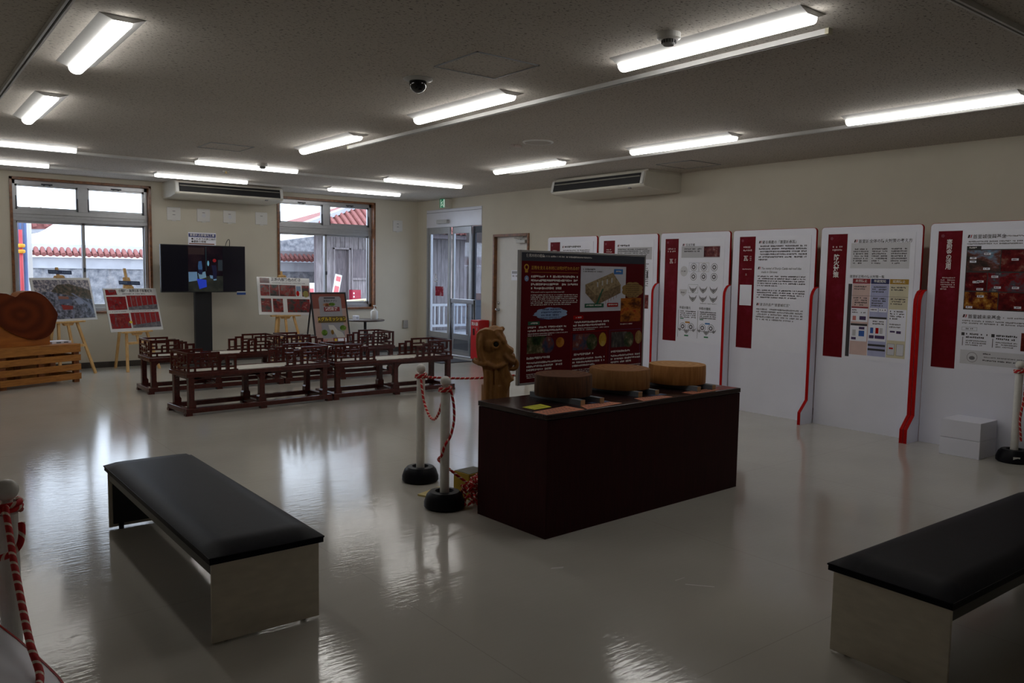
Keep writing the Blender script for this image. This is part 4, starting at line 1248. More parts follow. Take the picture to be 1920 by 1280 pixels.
def log(name, x, y, r, h, lab, side, ends, seed, wobble=0.04):
    rnd = random.Random(seed); ph = [rnd.uniform(0, 6.28) for _ in range(5)]
    wob = lambda t: 1 + wobble * (0.5 * math.sin(2 * t + ph[0]) + 0.4 * math.sin(3 * t + ph[1]) + 0.25 * math.sin(5 * t + ph[2]) + 0.1 * math.sin(11 * t + ph[3]))
    o = thing(name, lab, 'log slice', (x, y, CH + 0.033), 0, 'log slices on the counter')
    b = MB().lathe([(r * 0.985, 0), (r, 0.006), (r * 1.005, h * 0.5), (r * 0.995, h - 0.005), (r * 0.985, h)], n=56, wob=wob).build('bark_side', side, o)
    smooth_by_angle(b, 40)
    MB().lathe([(r * 0.980, h - 0.004), (r * 0.980, h + 0.0015), (0.002, h + 0.0015)], n=56, wob=wob).build('sawn_face', ends, o)
log('log_slice', 3.345, 3.72, 0.183, 0.128, 'smallest and darkest log slice, at the left end of the counter', WOOD('dark_bark', lin(66, 42, 28), lin(104, 68, 42), 0.8, 7, (5, 5, 0.7), bump=0.4), RINGS('ring_dark', lin(84, 52, 38), lin(104, 68, 48), 150), 1, 0.07)
log('log_slice', 3.895, 3.765, 0.206, 0.128, 'light brown log slice in the middle of the counter', WOOD('tan_bark', lin(136, 92, 48), lin(168, 120, 70), 0.75, 6, (5, 5, 0.8), bump=0.25), RINGS('ring_tan', lin(128, 84, 50), lin(152, 104, 64), 140), 2, 0.035)
log('log_slice', 4.42, 3.712, 0.2, 0.128, 'palest orange log slice, at the right end of the counter', WOOD('pale_bark', lin(156, 102, 50), lin(188, 132, 72), 0.7, 6, (6, 6, 0.7), bump=0.15), RINGS('ring_pale', lin(176, 124, 70), lin(196, 148, 92), 130), 3, 0.012)
batten_m = M('blue_grey_batten', (0.17, 0.20, 0.24), 0.7, var=0.1)
battend_m = M('batten_end', (0.45, 0.30, 0.16), 0.7, var=0.15)
BLAB = [('grey batten with raw end under the left log slice, nearer the counter corner', 'grey batten with raw end under the left log slice, toward the middle log'),
        ('grey batten with raw end under the middle log slice, toward the left log', 'grey batten with raw end under the middle log slice, toward the right log'),
        ('grey batten under the right log slice, toward the middle log', 'grey batten under the right log slice, toward the right end')]
for i, (cx, cy) in enumerate(((3.345, 3.72), (3.895, 3.765), (4.42, 3.712))):
    for j, dx in enumerate((-0.075, 0.085)):
        t = thing('support_batten', BLAB[i][j], 'batten', (cx + dx, cy - 0.02, CH), R(3), 'battens under the log slices')
        MB().box(-0.018, 0.018, -0.23, 0.22, 0, 0.033).build('stick', batten_m, t)
        MB().box(-0.0185, 0.0185, -0.2325, -0.23, 0, 0.0335).build('sawn_end', battend_m, t)
def counter_sheet(name, pts, mat, lab, cat, lines=0, txt=None):
    cx = sum(p[0] for p in pts) / 4; cy = sum(p[1] for p in pts) / 4
    o = MB().prism([(p[0] - cx, p[1] - cy) for p in pts], 0, 0.0015, 'z').build(name, mat, loc=(cx, cy, CH))
    tag(o, lab, cat, 'cards on the counter')
    mb = MB()
    a, b_, c, d = [Vector((p[0] - cx, p[1] - cy, 0.0022)) for p in pts]
    for i in range(lines):
        f0 = (i + 0.7) / (lines + 0.6)
        L0 = a.lerp(d, f0); R0 = b_.lerp(c, f0)
        for k in range(9):
            p = L0.lerp(R0, 0.08 + 0.09 * k); q = L0.lerp(R0, 0.08 + 0.09 * k + 0.06); dd = (d - a).normalized() * 0.010
            mb.quadpts([p, q, q + dd, p + dd])
    if lines: mb.build('card_print', ink_m, o)
card_m = M('salmon_card', lin(206, 128, 98), 0.6, var=0.05)
counter_sheet('caption_card', [(2.895, 3.35), (3.195, 3.362), (3.185, 3.51), (2.885, 3.455)], card_m, 'salmon caption card at the near left corner of the counter', 'card', 3)
counter_sheet('caption_card', [(3.22, 3.363), (3.55, 3.405), (3.52, 3.475), (3.27, 3.485)], card_m, 'salmon caption card before the left log slice, beside the corner card', 'card', 2)
counter_sheet('caption_card', [(3.725, 3.388), (4.02, 3.405), (3.99, 3.48), (3.755, 3.495)], card_m, 'salmon caption card before the middle log slice', 'card', 2)
counter_sheet('caption_card', [(4.225, 3.409), (4.55, 3.438), (4.53, 3.513), (4.22, 3.495)], card_m, 'salmon caption card before the right log slice', 'card', 2)
counter_sheet('caption_card', [(4.56, 3.43), (4.74, 3.437), (4.74, 3.55), (4.545, 3.53)], M('rose_card', lin(150, 76, 76), 0.6), 'rose caption card at the right end of the counter', 'card', 2)
counter_sheet('warning_card', [(2.945, 3.515), (3.09, 3.535), (3.10, 3.645), (2.94, 3.62)], M('yellow_card', lin(206, 206, 40), 0.6), 'yellow card at the left end of the counter', 'card', 2)
counter_sheet('blue_card', [(3.38, 3.49), (3.53, 3.48), (3.53, 3.53), (3.38, 3.53)], M('blue_card', lin(66, 84, 120), 0.6), 'blue card showing between the left log battens', 'card')
counter_sheet('blue_card', [(3.93, 3.497), (4.06, 3.49), (4.06, 3.54), (3.93, 3.54)], M('blue_card'), 'blue card showing between the middle log battens', 'card')

# ------------------------------------------------------------------ carved dragon pillar behind the counter
OUT = [(255, 1290), (250, 1000), (245, 850), (225, 740), (180, 680), (150, 600), (130, 480), (124, 350), (133, 240), (170, 200), (260, 163), (350, 170), (395, 188), (430, 162), (522, 168), (532, 240), (576, 310), (582, 390), (630, 440), (704, 488), (690, 520), (655, 536), (716, 566), (730, 612), (690, 640), (640, 660), (612, 700), (625, 780), (650, 850), (665, 890), (716, 932), (650, 972), (655, 1012), (622, 1090), (608, 1150), (604, 1290)]
K = 0.000454
def dp(px, pz): return ((px - 430) * K, 1.11 + (165 - pz) * K)
dr = thing('dragon_carving', 'carved brown wooden dragon head on a pillar behind the counter', 'wood carving', (3.345, 4.42, 0), R(-38))
mb = MB()
mb.prism([dp(a, b) for a, b in OUT], -0.085, 0.085, 'y')
mb.cyl((dp(428, 0)[0], 0, 0.03), (dp(428, 0)[0], 0, 0.72), 0.105, 0.098, n=24)
for (a, b, r_, sy) in ((330, 420, 0.095, 1.05), (470, 600, 0.075, 1.2), (600, 650, 0.055, 1.3), (400, 250, 0.06, 1.3)):
    x, z = dp(a, b); mb.sphere((x, 0, z), r_, 16, 10, (1, sy, 1))
for sgn in (-1, 1):                                   # brow, cheek scroll, whisker, ear on both sides
    mb.tube([(dp(a, b)[0], sgn * yy, dp(a, b)[1]) for a, b, yy in ((430, 200, 0.07), (470, 270, 0.088), (520, 330, 0.085), (570, 400, 0.06))], 0.018, 8)
    mb.tube([(dp(a, b)[0], sgn * yy, dp(a, b)[1]) for a, b, yy in ((210, 250, 0.08), (190, 340, 0.1), (195, 460, 0.105), (215, 580, 0.1), (260, 660, 0.095))], 0.014, 8)
    mb.tube([(dp(a, b)[0], sgn * yy, dp(a, b)[1]) for a, b, yy in ((90, 655, 0.05), (180, 690, 0.085), (300, 680, 0.1), (420, 735, 0.105), (510, 720, 0.095), (570, 680, 0.085))], 0.015, 8)
    mb.tube([(dp(a, b)[0], sgn * 0.075, dp(a, b)[1]) for a, b in ((560, 540), (600, 600), (660, 640), (720, 660))], 0.02, 8)
    for q in (300, 370, 440): mb.tube([(dp(q, b)[0], sgn * 0.093, dp(q, b)[1]) for b in (780, 900, 1050, 1250)], 0.012, 6)
    x, z = dp(430, 390)
    mb.tube([(x + 0.026 * math.cos(t), sgn * 0.098, z + 0.026 * math.sin(t)) for t in [2 * PI * i / 14 for i in range(15)]], 0.008, 6)
mb.tube([(dp(90, 650)[0], 0.0, dp(90, 650)[1]), (dp(160, 690)[0], 0.0, dp(160, 690)[1]), (dp(230, 720)[0], 0, dp(230, 720)[1])], 0.018, 8)
x, z = dp(690, 712)
mb.tube([(x + 0.029 * math.cos(t), 0, z + 0.033 * math.sin(t)) for t in [2 * PI * i / 16 for i in range(17)]], 0.016, 8)
for i in range(5):
    a, b = dp(400 + 30 * i, 175 + 6 * (i % 2)); mb.sphere((a, 0.03 * (-1) ** i, b), 0.018, 8, 6)
wood_carve = WOOD('carved_camphor', lin(132, 88, 40), lin(166, 116, 60), 0.6, 9, (3, 3, 1.2), bump=0.15)
body = mb.build('carved_body', wood_carve, dr, smooth=True)
md = body.modifiers.new('remesh', 'REMESH'); md.mode = 'VOXEL'; md.voxel_size = 0.0052; md.use_smooth_shade = True
md = body.modifiers.new('smooth', 'SMOOTH'); md.factor = 0.5; md.iterations = 2
hollow_shade = M('painted_shade', (0.012, 0.008, 0.005), 0.8)  # near-black solids: shade of the carved eye and mouth put into colour
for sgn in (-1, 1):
    x, z = dp(430, 390); MB().sphere((x, sgn * 0.09, z), 0.021, 14, 8, (1, 0.55, 1)).build('eye_shade', hollow_shade, dr, smooth=True)
    x, z = dp(590, 665); MB().sphere((x, sgn * 0.073, z), 0.012, 10, 6, (1.2, 0.6, 1)).build('mouth_shade', hollow_shade, dr, smooth=True)
MB().box(-0.115, 0.115, -0.11, 0.11, 0, 0.035).build('plinth', crateend_m, dr)

# ------------------------------------------------------------------ low benches with steel ends
def bench(loc, rz, L, lab, W=0.455):
    """local x along the length, y across"""
    r = thing('low_bench', lab, 'bench', loc, rz, 'black topped benches in the foreground')
    mb = MB()
    nx, ny = 26, 10; x0, x1, y0, y1 = -0.02, L + 0.02, -W / 2 - 0.012, W / 2 + 0.012
    top = []
    for i in range(nx + 1):
        for j in range(ny + 1):
            u, v = i / nx, j / ny
            e = min(u, 1 - u) * (x1 - x0); e2 = min(v, 1 - v) * (y1 - y0)
            f = 1 - math.exp(-min(e, e2) / 0.022)
            top.append((x0 + u * (x1 - x0), y0 + v * (y1 - y0), 0.366 + 0.030 * f))
    n0 = len(mb.v); mb.v += top
    idx = lambda i, j: n0 + i * (ny + 1) + j
    for i in range(nx):
        for j in range(ny): mb.f.append((idx(i, j), idx(i + 1, j), idx(i + 1, j + 1), idx(i, j + 1)))
    ring = [idx(i, 0) for i in range(nx + 1)] + [idx(nx, j) for j in range(1, ny + 1)] + [idx(i, ny) for i in range(nx - 1, -1, -1)] + [idx(0, j) for j in range(ny - 1, 0, -1)]
    low = []
    for q in ring:
        low.append(len(mb.v)); p = mb.v[q]; mb.v.append((p[0], p[1], 0.338))
    for a in range(len(ring)):
        b_ = (a + 1) % len(ring); mb.f.append((ring[a], low[a], low[b_], ring[b_]))
    mb.f.append(tuple(low))
    c = mb.build('cushion', leather_m, r)
    smooth_by_angle(c, 50)
    mb = MB()
    pts = [(x0 - 0.001, y0 - 0.001, 0.362), (x1 + 0.001, y0 - 0.001, 0.362), (x1 + 0.001, y1 + 0.001, 0.362), (x0 - 0.001, y1 + 0.001, 0.362), (x0 - 0.001, y0 - 0.001, 0.362)]
    mb.tube(pts, 0.004, 6); mb.build('piping', leather_m, c)
    mb = MB(); mb.box(0.012, L - 0.012, -W / 2 + 0.004, -W / 2 + 0.024, 0.285, 0.336); mb.box(0.012, L - 0.012, W / 2 - 0.024, W / 2 - 0.004, 0.285, 0.336)
    mb.build('side_rail', M('dark_steel', (0.05, 0.048, 0.045), 0.4, 0.5), r)
    for x in (0.0, L - 0.012):
        pl = MB().box(x, x + 0.012, -W / 2, W / 2, 0.009, 0.338).build('end_plate', plate_m, r, bevel=0.002)
        xi = x + (0.022 if x == 0 else -0.010)
        MB().box(xi - 0.006, xi + 0.006, -W / 2 + 0.02, W / 2 - 0.02, 0.03, 0.30).build('inner_lining', black_m, pl)
        mb = MB(); [mb.cyl((x + (0.03 if x == 0 else -0.018), y, 0), (x + (0.03 if x == 0 else -0.018), y, 0.03), 0.014, n=10) for y in (-W / 2 + 0.06, W / 2 - 0.06)]
        mb.build('rubber_foot', rubber_m, pl)
    return r
bench((1.208, 3.135, 0), R(90.2), 1.80, 'black cushioned bench with metal end plates at the lower left')
bench((2.945, 1.415, 0), R(-1.0), 1.80, 'black cushioned bench with metal end plate cut by the right edge')

# ------------------------------------------------------------------ red lacquered lattice benches
def lattice_part(mb, x0, z0, w, h, y0, y1, segs, t=0.018, fr=0.023):
    mb.box(x0, x0 + fr, y0, y1, z0, z0 + h); mb.box(x0 + w - fr, x0 + w, y0, y1, z0, z0 + h)
    mb.box(x0 + fr, x0 + w - fr, y0, y1, z0 + h - fr, z0 + h)
    ym = (y0 + y1) / 2; hy = (y1 - y0) * 0.36
    ix, iz, iw, ih = x0 + fr, z0, w - 2 * fr, h - fr
    for a, b, c, d in segs:
        if a == c: mb.box(ix + a * iw - t / 2, ix + a * iw + t / 2, ym - hy, ym + hy, iz + min(b, d) * ih, iz + max(b, d) * ih)
        else: mb.box(ix + min(a, c) * iw, ix + max(a, c) * iw, ym - hy, ym + hy, iz + b * ih - t / 2, iz + b * ih + t / 2)
SEG = [(0.18, 1, 0.18, 0.48), (0.18, 0.48, 0.40, 0.48), (0.40, 0.72, 0.40, 0.22), (0.40, 0.72, 1.0, 0.72), (0.58, 1.0, 0.58, 0.72), (0, 0.22, 1, 0.22), (0.20, 0.22, 0.20, 0), (0.62, 0.48, 0.62, 0.22), (0.40, 0.48, 0.62, 0.48), (0.82, 0.48, 0.82, 0.0), (0.82, 0.48, 1.0, 0.48)]
STEP = [(0, 0.24, 1, 0.24)]
def lattice_bench(L, Dp):
    r = thing('lattice_bench', '', 'bench')
    SZ, AT = 0.43, 0.022
    # base frame on low feet
    mb = MB(); bt = 0.055
    mb.box(-0.03, L + 0.03, -0.03, -0.03 + bt, 0.025, 0.075); mb.box(-0.03, L + 0.03, Dp + 0.03 - bt, Dp + 0.03, 0.025, 0.075)
    mb.box(-0.03, -0.03 + bt, -0.03 + bt, Dp + 0.03 - bt, 0.025, 0.075); mb.box(L + 0.03 - bt, L + 0.03, -0.03 + bt, Dp + 0.03 - bt, 0.025, 0.075); mb.box(L / 2 - 0.03, L / 2 + 0.03, bt - 0.03, Dp + 0.03 - bt, 0.025, 0.07)
    mb.build('base_rail', redlac_m, r, bevel=0.004)
    for x in (0.0, L / 2, L):
        for y in (0.0, Dp): MB().box(x - 0.035, x + 0.035, y - 0.028, y + 0.028, 0, 0.025).build('floor_pad', redlac_m, r)
    # seat frame
    mb = MB(); f = 0.055
    mb.box(-0.012, L + 0.012, -0.012, f, SZ - 0.045, SZ); mb.box(-0.012, L + 0.012, Dp - f, Dp + 0.012, SZ - 0.045, SZ)
    mb.box(-0.012, f, f, Dp - f, SZ - 0.045, SZ); mb.box(L - f, L + 0.012, f, Dp - f, SZ - 0.045, SZ)
    mb.build('seat_frame', redlac_m, r, bevel=0.005)
    MB().box(f, L - f, f, Dp - f, SZ - 0.03, SZ - 0.004).build('seat_mat', mat_m, r)
    MB().box(f, L - f, f, Dp - f, SZ - 0.045, SZ - 0.03).build('seat_board', redlac_m, r)
    # legs with swelling feet
    lw = 0.058
    for x in (0.012, L / 2 - lw / 2, L - lw - 0.012):
        for y in (0.006, Dp - lw - 0.006):
            lg = MB().box(x, x + lw, y, y + lw, 0.07, SZ - 0.04).build('leg', redlac_m, r, bevel=0.004)
            cx = x + lw / 2
            prof = [(-0.042, 0.07), (0.042, 0.07), (0.042, 0.125), (0.030, 0.14), (0.026, 0.16), (-0.026, 0.16), (-0.030, 0.14), (-0.042, 0.125)]
            if x < 0.1: prof = [(max(p, -0.026), q) for p, q in prof]
            if x > L - 0.2: prof = [(min(p, 0.026), q) for p, q in prof]
            MB().prism([(cx + p, q) for p, q in prof], y - 0.003, y + lw + 0.003, 'y').build('foot_swell', redlac_m, lg)
    # apron with curved spandrels between the legs
    def spandrel(xc, sgn, y):
        rr = 0.065; zt = SZ - 0.045
        pts = [(xc, zt), (xc, zt - rr - 0.02)] + [(xc + sgn * (rr - rr * math.cos(PI / 2 * i / 6)), zt - 0.02 - rr + rr * math.sin(PI / 2 * i / 6)) for i in range(7)] + [(xc + sgn * (rr + 0.02), zt - 0.02), (xc + sgn * (rr + 0.02), zt)]
        return pts, y
    for y in (0.015, Dp - 0.04):
        mb = MB(); mb.box(0.05, L - 0.05, y, y + 0.025, SZ - 0.067, SZ - 0.044)
        for xc, sg in ((0.064, 1), (L / 2 - lw / 2, -1), (L / 2 + lw / 2, 1), (L - 0.064, -1)):
            pts, _ = spandrel(xc, sg, y); mb.prism(pts, y, y + 0.025, 'y')
        mb.build('apron', redlac_m, r)
    for x in (0.02, L - 0.045):
        mb = MB(); mb.box(x, x + 0.025, 0.05, Dp - 0.05, SZ - 0.067, SZ - 0.044)
        for yc, sg in ((0.058, 1), (Dp - 0.058, -1)):
            pts, _ = spandrel(yc, sg, x); mb.prism(pts, x, x + 0.025, 'x')
        mb.build('end_apron', redlac_m, r)
    # stepped lattice armrests round each end
    for e in (0, 1):
        arm = MB().box(0.0 if e == 0 else L - 0.53, 0.53 if e == 0 else L, 0.0, 0.026, SZ, SZ + 0.014).box(0.0 if e == 0 else L - 0.53, 0.53 if e == 0 else L, Dp - 0.026, Dp, SZ, SZ + 0.014).box(0 if e == 0 else L - 0.026, 0.026 if e == 0 else L, 0.026, Dp - 0.026, SZ, SZ + 0.014).build('armrest_sill', redlac_m, r)
        for y in (0.002, Dp - AT - 0.002):
            mb = MB(); sx = (lambda x, w: x) if e == 0 else (lambda x, w: L - x - w)
            seg = SEG if e == 0 else [(1 - a, b, 1 - c, d) for a, b, c, d in SEG]
            lattice_part(mb, sx(0.0, 0.335), SZ + 0.014, 0.335, 0.19, y, y + AT, seg)
            lattice_part(mb, sx(0.325, 0.10), SZ + 0.014, 0.10, 0.160, y, y + AT, STEP, fr=0.024)
            lattice_part(mb, sx(0.415, 0.10), SZ + 0.014, 0.10, 0.134, y, y + AT, STEP, fr=0.024)
            mb.build('stepped_lattice', redlac_m, arm)
        mb = MB(); lattice_part(mb, 0.0, SZ + 0.014, Dp, 0.19, 0, AT, SEG)
        m = Matrix.Translation((AT + 0.001 if e == 0 else L - 0.001, 0, 0)) @ Matrix.Rotation(R(90), 4, 'Z')
        mb.xform(m).build('end_lattice', redlac_m, arm)
    return r
LB = [(2.395, 8.295, 5.0, 'red brown lattice bench in the front row, nearest the viewer on the left'),
      (4.075, 8.44, -0.5, 'red brown lattice bench in the front row, right behind the white rope posts'),
      (2.455, 9.955, 1.5, 'red brown lattice bench in the back row, before the television stand'),
      (4.14, 10.00, 0.0, 'red brown lattice bench in the back row, before the app poster and round table')]
lb0 = None
for i, (x, y, a, lab) in enumerate(LB):
    o = lattice_bench(1.60, 0.46) if lb0 is None else copy_tree(lb0)
    lb0 = lb0 or o
    o.location = (x, y, 0); o.rotation_euler = (0, 0, R(a)); o['label'] = lab; o['group'] = 'red brown lattice benches'

# ------------------------------------------------------------------ rope posts and ropes
def rope_post(x, y, lab, sticker=False):
    r = thing('rope_post', lab, 'rope post', (x, y, 0), 0, 'white posts with black bases')
    b = MB().lathe([(0.118, 0.0), (0.13, 0.012), (0.13, 0.04), (0.114, 0.085), (0.095, 0.105), (0.06, 0.108), (0.05, 0.088), (0.036, 0.088)], n=32).build('weighted_base', rubber_m, r)
    smooth_by_angle(b, 35)
    MB().cyl((0, 0, 0.085), (0, 0, 0.735), 0.0295, n=24).build('tube', polew_m, r)
    smooth_by_angle(r.children[-1], 40)
    MB().cyl((0, 0, 0.735), (0, 0, 0.785), 0.016, n=14).build('neck', polew_m, r)
    for t in (0.6, 2.7, 4.8): MB().box(0.024 * math.cos(t) - 0.004, 0.024 * math.cos(t) + 0.004, 0.024 * math.sin(t) - 0.004, 0.024 * math.sin(t) + 0.004, 0.735, 0.775).build('neck_strut', polew_m, r)
    MB().sphere((0, 0, 0.808), 0.0335, 22, 14).build('ball_top', polew_m, r, smooth=True)
    if sticker: MB().obox((-0.108, -0.062, 0.05), (0.05, 0.004, 0.022), R(-55)).build('base_sticker', white_m, r)
    return r
rope_post(2.99, 4.83, 'white rope post left of the counter, the farther of the two')
rope_post(2.775, 4.19, 'white rope post beside the counter, the nearer of the two')
rope_post(7.345, 2.565, 'white rope post at the right edge by the step box', True)
rope_post(0.28, 2.85, 'white rope post cut by the left edge of the view')

def spline(pts, n=10):
    pts = [Vector(p) for p in pts]; out = []
    for i in range(len(pts) - 1):
        p0, p1, p2, p3 = pts[max(i - 1, 0)], pts[i], pts[i + 1], pts[min(i + 2, len(pts) - 1)]
        for k in range(n):
            t = k / n
            out.append(0.5 * ((2 * p1) + (-p0 + p2) * t + (2 * p0 - 5 * p1 + 4 * p2 - p3) * t * t + (-p0 + 3 * p1 - 3 * p2 + p3) * t ** 3))
    out.append(pts[-1]); return out
def rope(pts, lab, wraps=(), rr=0.0085):
    mb = MB().tube(spline(pts, 12), rr, 10)
    o = mb.build('barrier_rope', rope_m, smooth=True)
    tag(o, lab, 'rope', 'red and white ropes')
    for (cx, cy, z) in wraps:
        p = []
        for i in range(26):
            t = 2 * PI * i / 12; p.append((cx + 0.036 * math.cos(t), cy + 0.036 * math.sin(t), z + 0.014 * i / 12))
        MB().tube(p, rr, 8).build('rope_knot', rope_m, o, smooth=True)
    return o
rope([(2.97, 4.795, 0.742), (2.955, 4.76, 0.69), (2.935, 4.70, 0.60), (2.90, 4.58, 0.525), (2.865, 4.46, 0.515), (2.825, 4.34, 0.58), (2.80, 4.26, 0.68), (2.79, 4.225, 0.742)], 'red and white rope sagging between the two posts by the counter', ((2.99, 4.83, 0.742), (2.775, 4.19, 0.742)))
rope([(3.01, 4.86, 0.748), (3.15, 4.90, 0.725), (3.40, 4.90, 0.702), (3.62, 4.86, 0.698), (3.90, 4.78, 0.712), (4.15, 4.66, 0.735)], 'red and white rope running behind the dragon carving to the board')
rope([(2.80, 4.165, 0.75), (2.815, 4.155, 0.66), (2.815, 4.15, 0.56), (2.785, 4.14, 0.47), (2.745, 4.145, 0.41), (2.735, 4.165, 0.345), (2.755, 4.232, 0.30), (2.81, 4.225, 0.25), (2.855, 4.17, 0.20), (2.90, 4.12, 0.155)], 'red and white rope winding down the nearer post to the coil')
rope([(0.276, 2.82, 0.765), (0.271, 2.79, 0.757), (0.271, 2.716, 0.71), (0.267, 2.611, 0.661), (0.266, 2.505, 0.618), (0.264, 2.40, 0.58), (0.262, 2.27, 0.544), (0.265, 2.149, 0.511), (0.23, 2.05, 0.5105), (0.14, 1.98, 0.5105), (0.02, 1.96, 0.5105)], 'red and white rope hanging from the post at the lower left edge', ((0.28, 2.85, 0.742),), 0.0092)
rope([(0.300, 2.70, 0.742), (0.298, 2.685, 0.71), (0.288, 2.675, 0.68), (0.262, 2.685, 0.655), (0.22, 2.72, 0.645), (0.18, 2.78, 0.68), (0.22, 2.83, 0.745)], 'short loose rope tail looped behind the hanging rope, left edge', (), 0.0095)
rp = [(7.375, 2.535, 0.75)]
for i in range(1, 40):
    t = i / 39.0
    rp.append((7.345 + 0.045 * math.cos(-1.75 + 0.4 * math.sin(2.2 * t * PI)), 2.565 + 0.045 * math.sin(-1.75 + 0.4 * math.sin(2.2 * t * PI)), 0.74 - 0.56 * t))
rope(rp[::3] + [rp[-1]], 'red and white rope hanging down the post at the right edge', ((7.345, 2.565, 0.742),))
mb = MB()
rnd = random.Random(3)
pts = []
for i in range(120):
    t = i * 0.55
    q = 0.055 + 0.03 * math.sin(i * 1.7)
    pts.append((2.945 + q * math.cos(t) * (1.1 - 0.4 * (i / 120)), 4.085 + q * math.sin(t * 1.13), 0.015 + 0.15 * (i / 120) + 0.025 * math.sin(i * 2.1) + 0.02))
MB2 = MB().tube(spline(pts, 4), 0.0085, 7)
o = MB2.build('rope_coil', rope_m, smooth=True)
tag(o, 'tangled pile of red and white rope at the counter corner', 'rope coil')
yb_ = thing('yellow_box', 'small yellow box behind the rope pile at the counter corner', 'box', (3.085, 4.27, 0), R(8))
MB().box(-0.10, 0.08, -0.03, 0.12, 0, 0.17).build('carton', M('yellow_carton', lin(170, 140, 20), 0.5, var=0.1), yb_, bevel=0.003)
MB().box(-0.095, 0.075, -0.025, 0.115, 0.1705, 0.173).build('lid_label', M('dark_label', lin(70, 70, 44), 0.5), yb_)
tag(MB().box(-0.12, 0.12, -0.05, 0.05, 0, 0.012).build('yellow_board', M('pale_yellow', lin(196, 180, 120), 0.6), loc=(2.90, 4.50, 0), rz=R(20)), 'flat pale yellow board on the floor behind the nearer post', 'board')

# low white plinth with a red rim at the lower left edge
lp = thing('display_plinth', 'low white plinth with a curved red rim at the lower left corner', 'plinth', (0, 0, 0.50))
ED = [(0.140, 2.90), (0.168, 2.785), (0.196, 2.665), (0.223, 2.548), (0.248, 2.441), (0.271, 2.324), (0.291, 2.209), (0.301, 2.145), (0.306, 2.079), (0.302, 1.966), (0.28, 1.80), (0.22, 1.62), (0.12, 1.50), (-0.05, 1.44)]
MB().prism(ED + [(-0.75, 1.44), (-0.75, 2.90)], -0.026, 0.0, 'z').build('white_top', panel_m, lp)
mb = MB()
for i in range(len(ED) - 1):
    (a, b), (c, d) = ED[i], ED[i + 1]; l = math.hypot(c - a, d - b); nx, ny = -(d - b) / l * 0.005, (c - a) / l * 0.005
    mb.prism([(a, b), (c, d), (c - nx if nx < 0 else c + nx, d - abs(ny) if d < 1.9 else d), (a - nx if nx < 0 else a + nx, b - abs(ny) if d < 1.9 else b)], -0.027, 0.0015, 'z')
mb.build('red_rim', redge_m, lp)
MB().box(-0.70, 0.02, 1.60, 2.85, -0.50, -0.026).build('plinth_body', panel_m, lp)

# ------------------------------------------------------------------ television
tv = thing('television', 'black flat television on a column stand, a picture of workers on screen', 'television', (3.90, 12.58, 0))
MB().box(-0.63, 0.63, -0.03, 0.03, 1.115, 1.83).build('bezel', black_m, tv, bevel=0.006)
scr = MB().box(-0.617, 0.617, -0.032, -0.029, 1.13, 1.818).build('screen', M('screen_glass', (0.004, 0.004, 0.007), 0.12, spec=0.5, emis=0.002, ecol=(0.5, 0.5, 1)), tv)
s = Sheet(tv, -0.617, 1.818, -0.0325, 1.234, 0.688)
def E_(name, c=(120, 160, 200), k=0.13): return M(name, lin(*c), 0.3, emis=k)
s.rect('picture', 0.305, 0.0, 0.725, 1.0, PHOTO('scene_dark', [(14, 12, 20), (30, 20, 28), (44, 30, 34)], 6, 3, 0.2, emis=0.25), 1)
s.rect('picture_floor', 0.305, 0.66, 0.725, 1.0, PHOTO('scene_floor', [(28, 30, 30), (44, 46, 42), (58, 58, 50)], 6, 5, 0.2, emis=0.35), 2)
s.rect('picture_panel', 0.31, 0.04, 0.50, 0.19, E_('px_brown', (44, 26, 28)), 2)
s.poly('white_sheet', [(0.307, 0.575), (0.41, 0.57), (0.415, 0.76), (0.31, 0.79)], E_('px_sheet', (120, 160, 200)), 3)
s.poly('white_cloth', [(0.42, 0.60), (0.51, 0.56), (0.52, 0.69), (0.44, 0.74)], E_('px_cloth', (130, 170, 200)), 3)
s.poly('blue_crate', [(0.405, 0.72), (0.52, 0.745), (0.525, 0.90), (0.435, 0.95)], E_('px_blue', (36, 62, 190), 0.35), 4)
s.poly('worker_shape', [(0.43, 0.34), (0.465, 0.33), (0.475, 0.48), (0.465, 0.60), (0.43, 0.60), (0.422, 0.45)], E_('px_shirt', (60, 100, 150)), 4)
s.poly('worker_legs', [(0.425, 0.52), (0.48, 0.52), (0.47, 0.63), (0.43, 0.62)], E_('px_navy', (20, 26, 66)), 5)
s.poly('worker_shape', [(0.585, 0.42), (0.64, 0.42), (0.65, 0.55), (0.645, 0.73), (0.60, 0.73), (0.60, 0.56)], E_('px_navy2', (18, 22, 60)), 4)
s.disc('red_helmet', 0.622, 0.315, 0.022, 0.04, E_('px_red', (150, 24, 30), 0.2), 5, n=14)
s.disc('steel_highlight', 0.545, 0.38, 0.012, 0.06, E_('px_cyan', (110, 170, 200), 0.3), 5, n=14)
s.poly('white_shoes', [(0.56, 0.64), (0.60, 0.65), (0.60, 0.72), (0.57, 0.71)], E_('px_sheet'), 5); s.poly('white_shoes', [(0.605, 0.73), (0.645, 0.72), (0.645, 0.75), (0.61, 0.76)], E_('px_sheet'), 5)
s.rect('teal_post', 0.515, 0.02, 0.525, 0.55, E_('px_teal', (20, 50, 60)), 3); s.rect('grey_cage', 0.665, 0.30, 0.72, 0.54, E_('px_cage', (44, 56, 66)), 3)
col_ = MB().box(-0.125, 0.125, 0.035, 0.12, 0.03, 1.5).build('column', M('black_column', (0.006, 0.007, 0.010), 0.5), tv, bevel=0.004)
MB().box(-0.35, 0.35, -0.18, 0.27, 0, 0.03).build('floor_base', black_m, tv, bevel=0.006)
MB().box(0.49, 0.63, -0.034, -0.03, 1.075, 1.12).build('blue_label', M('label_blue', lin(30, 70, 140), 0.5), tv)
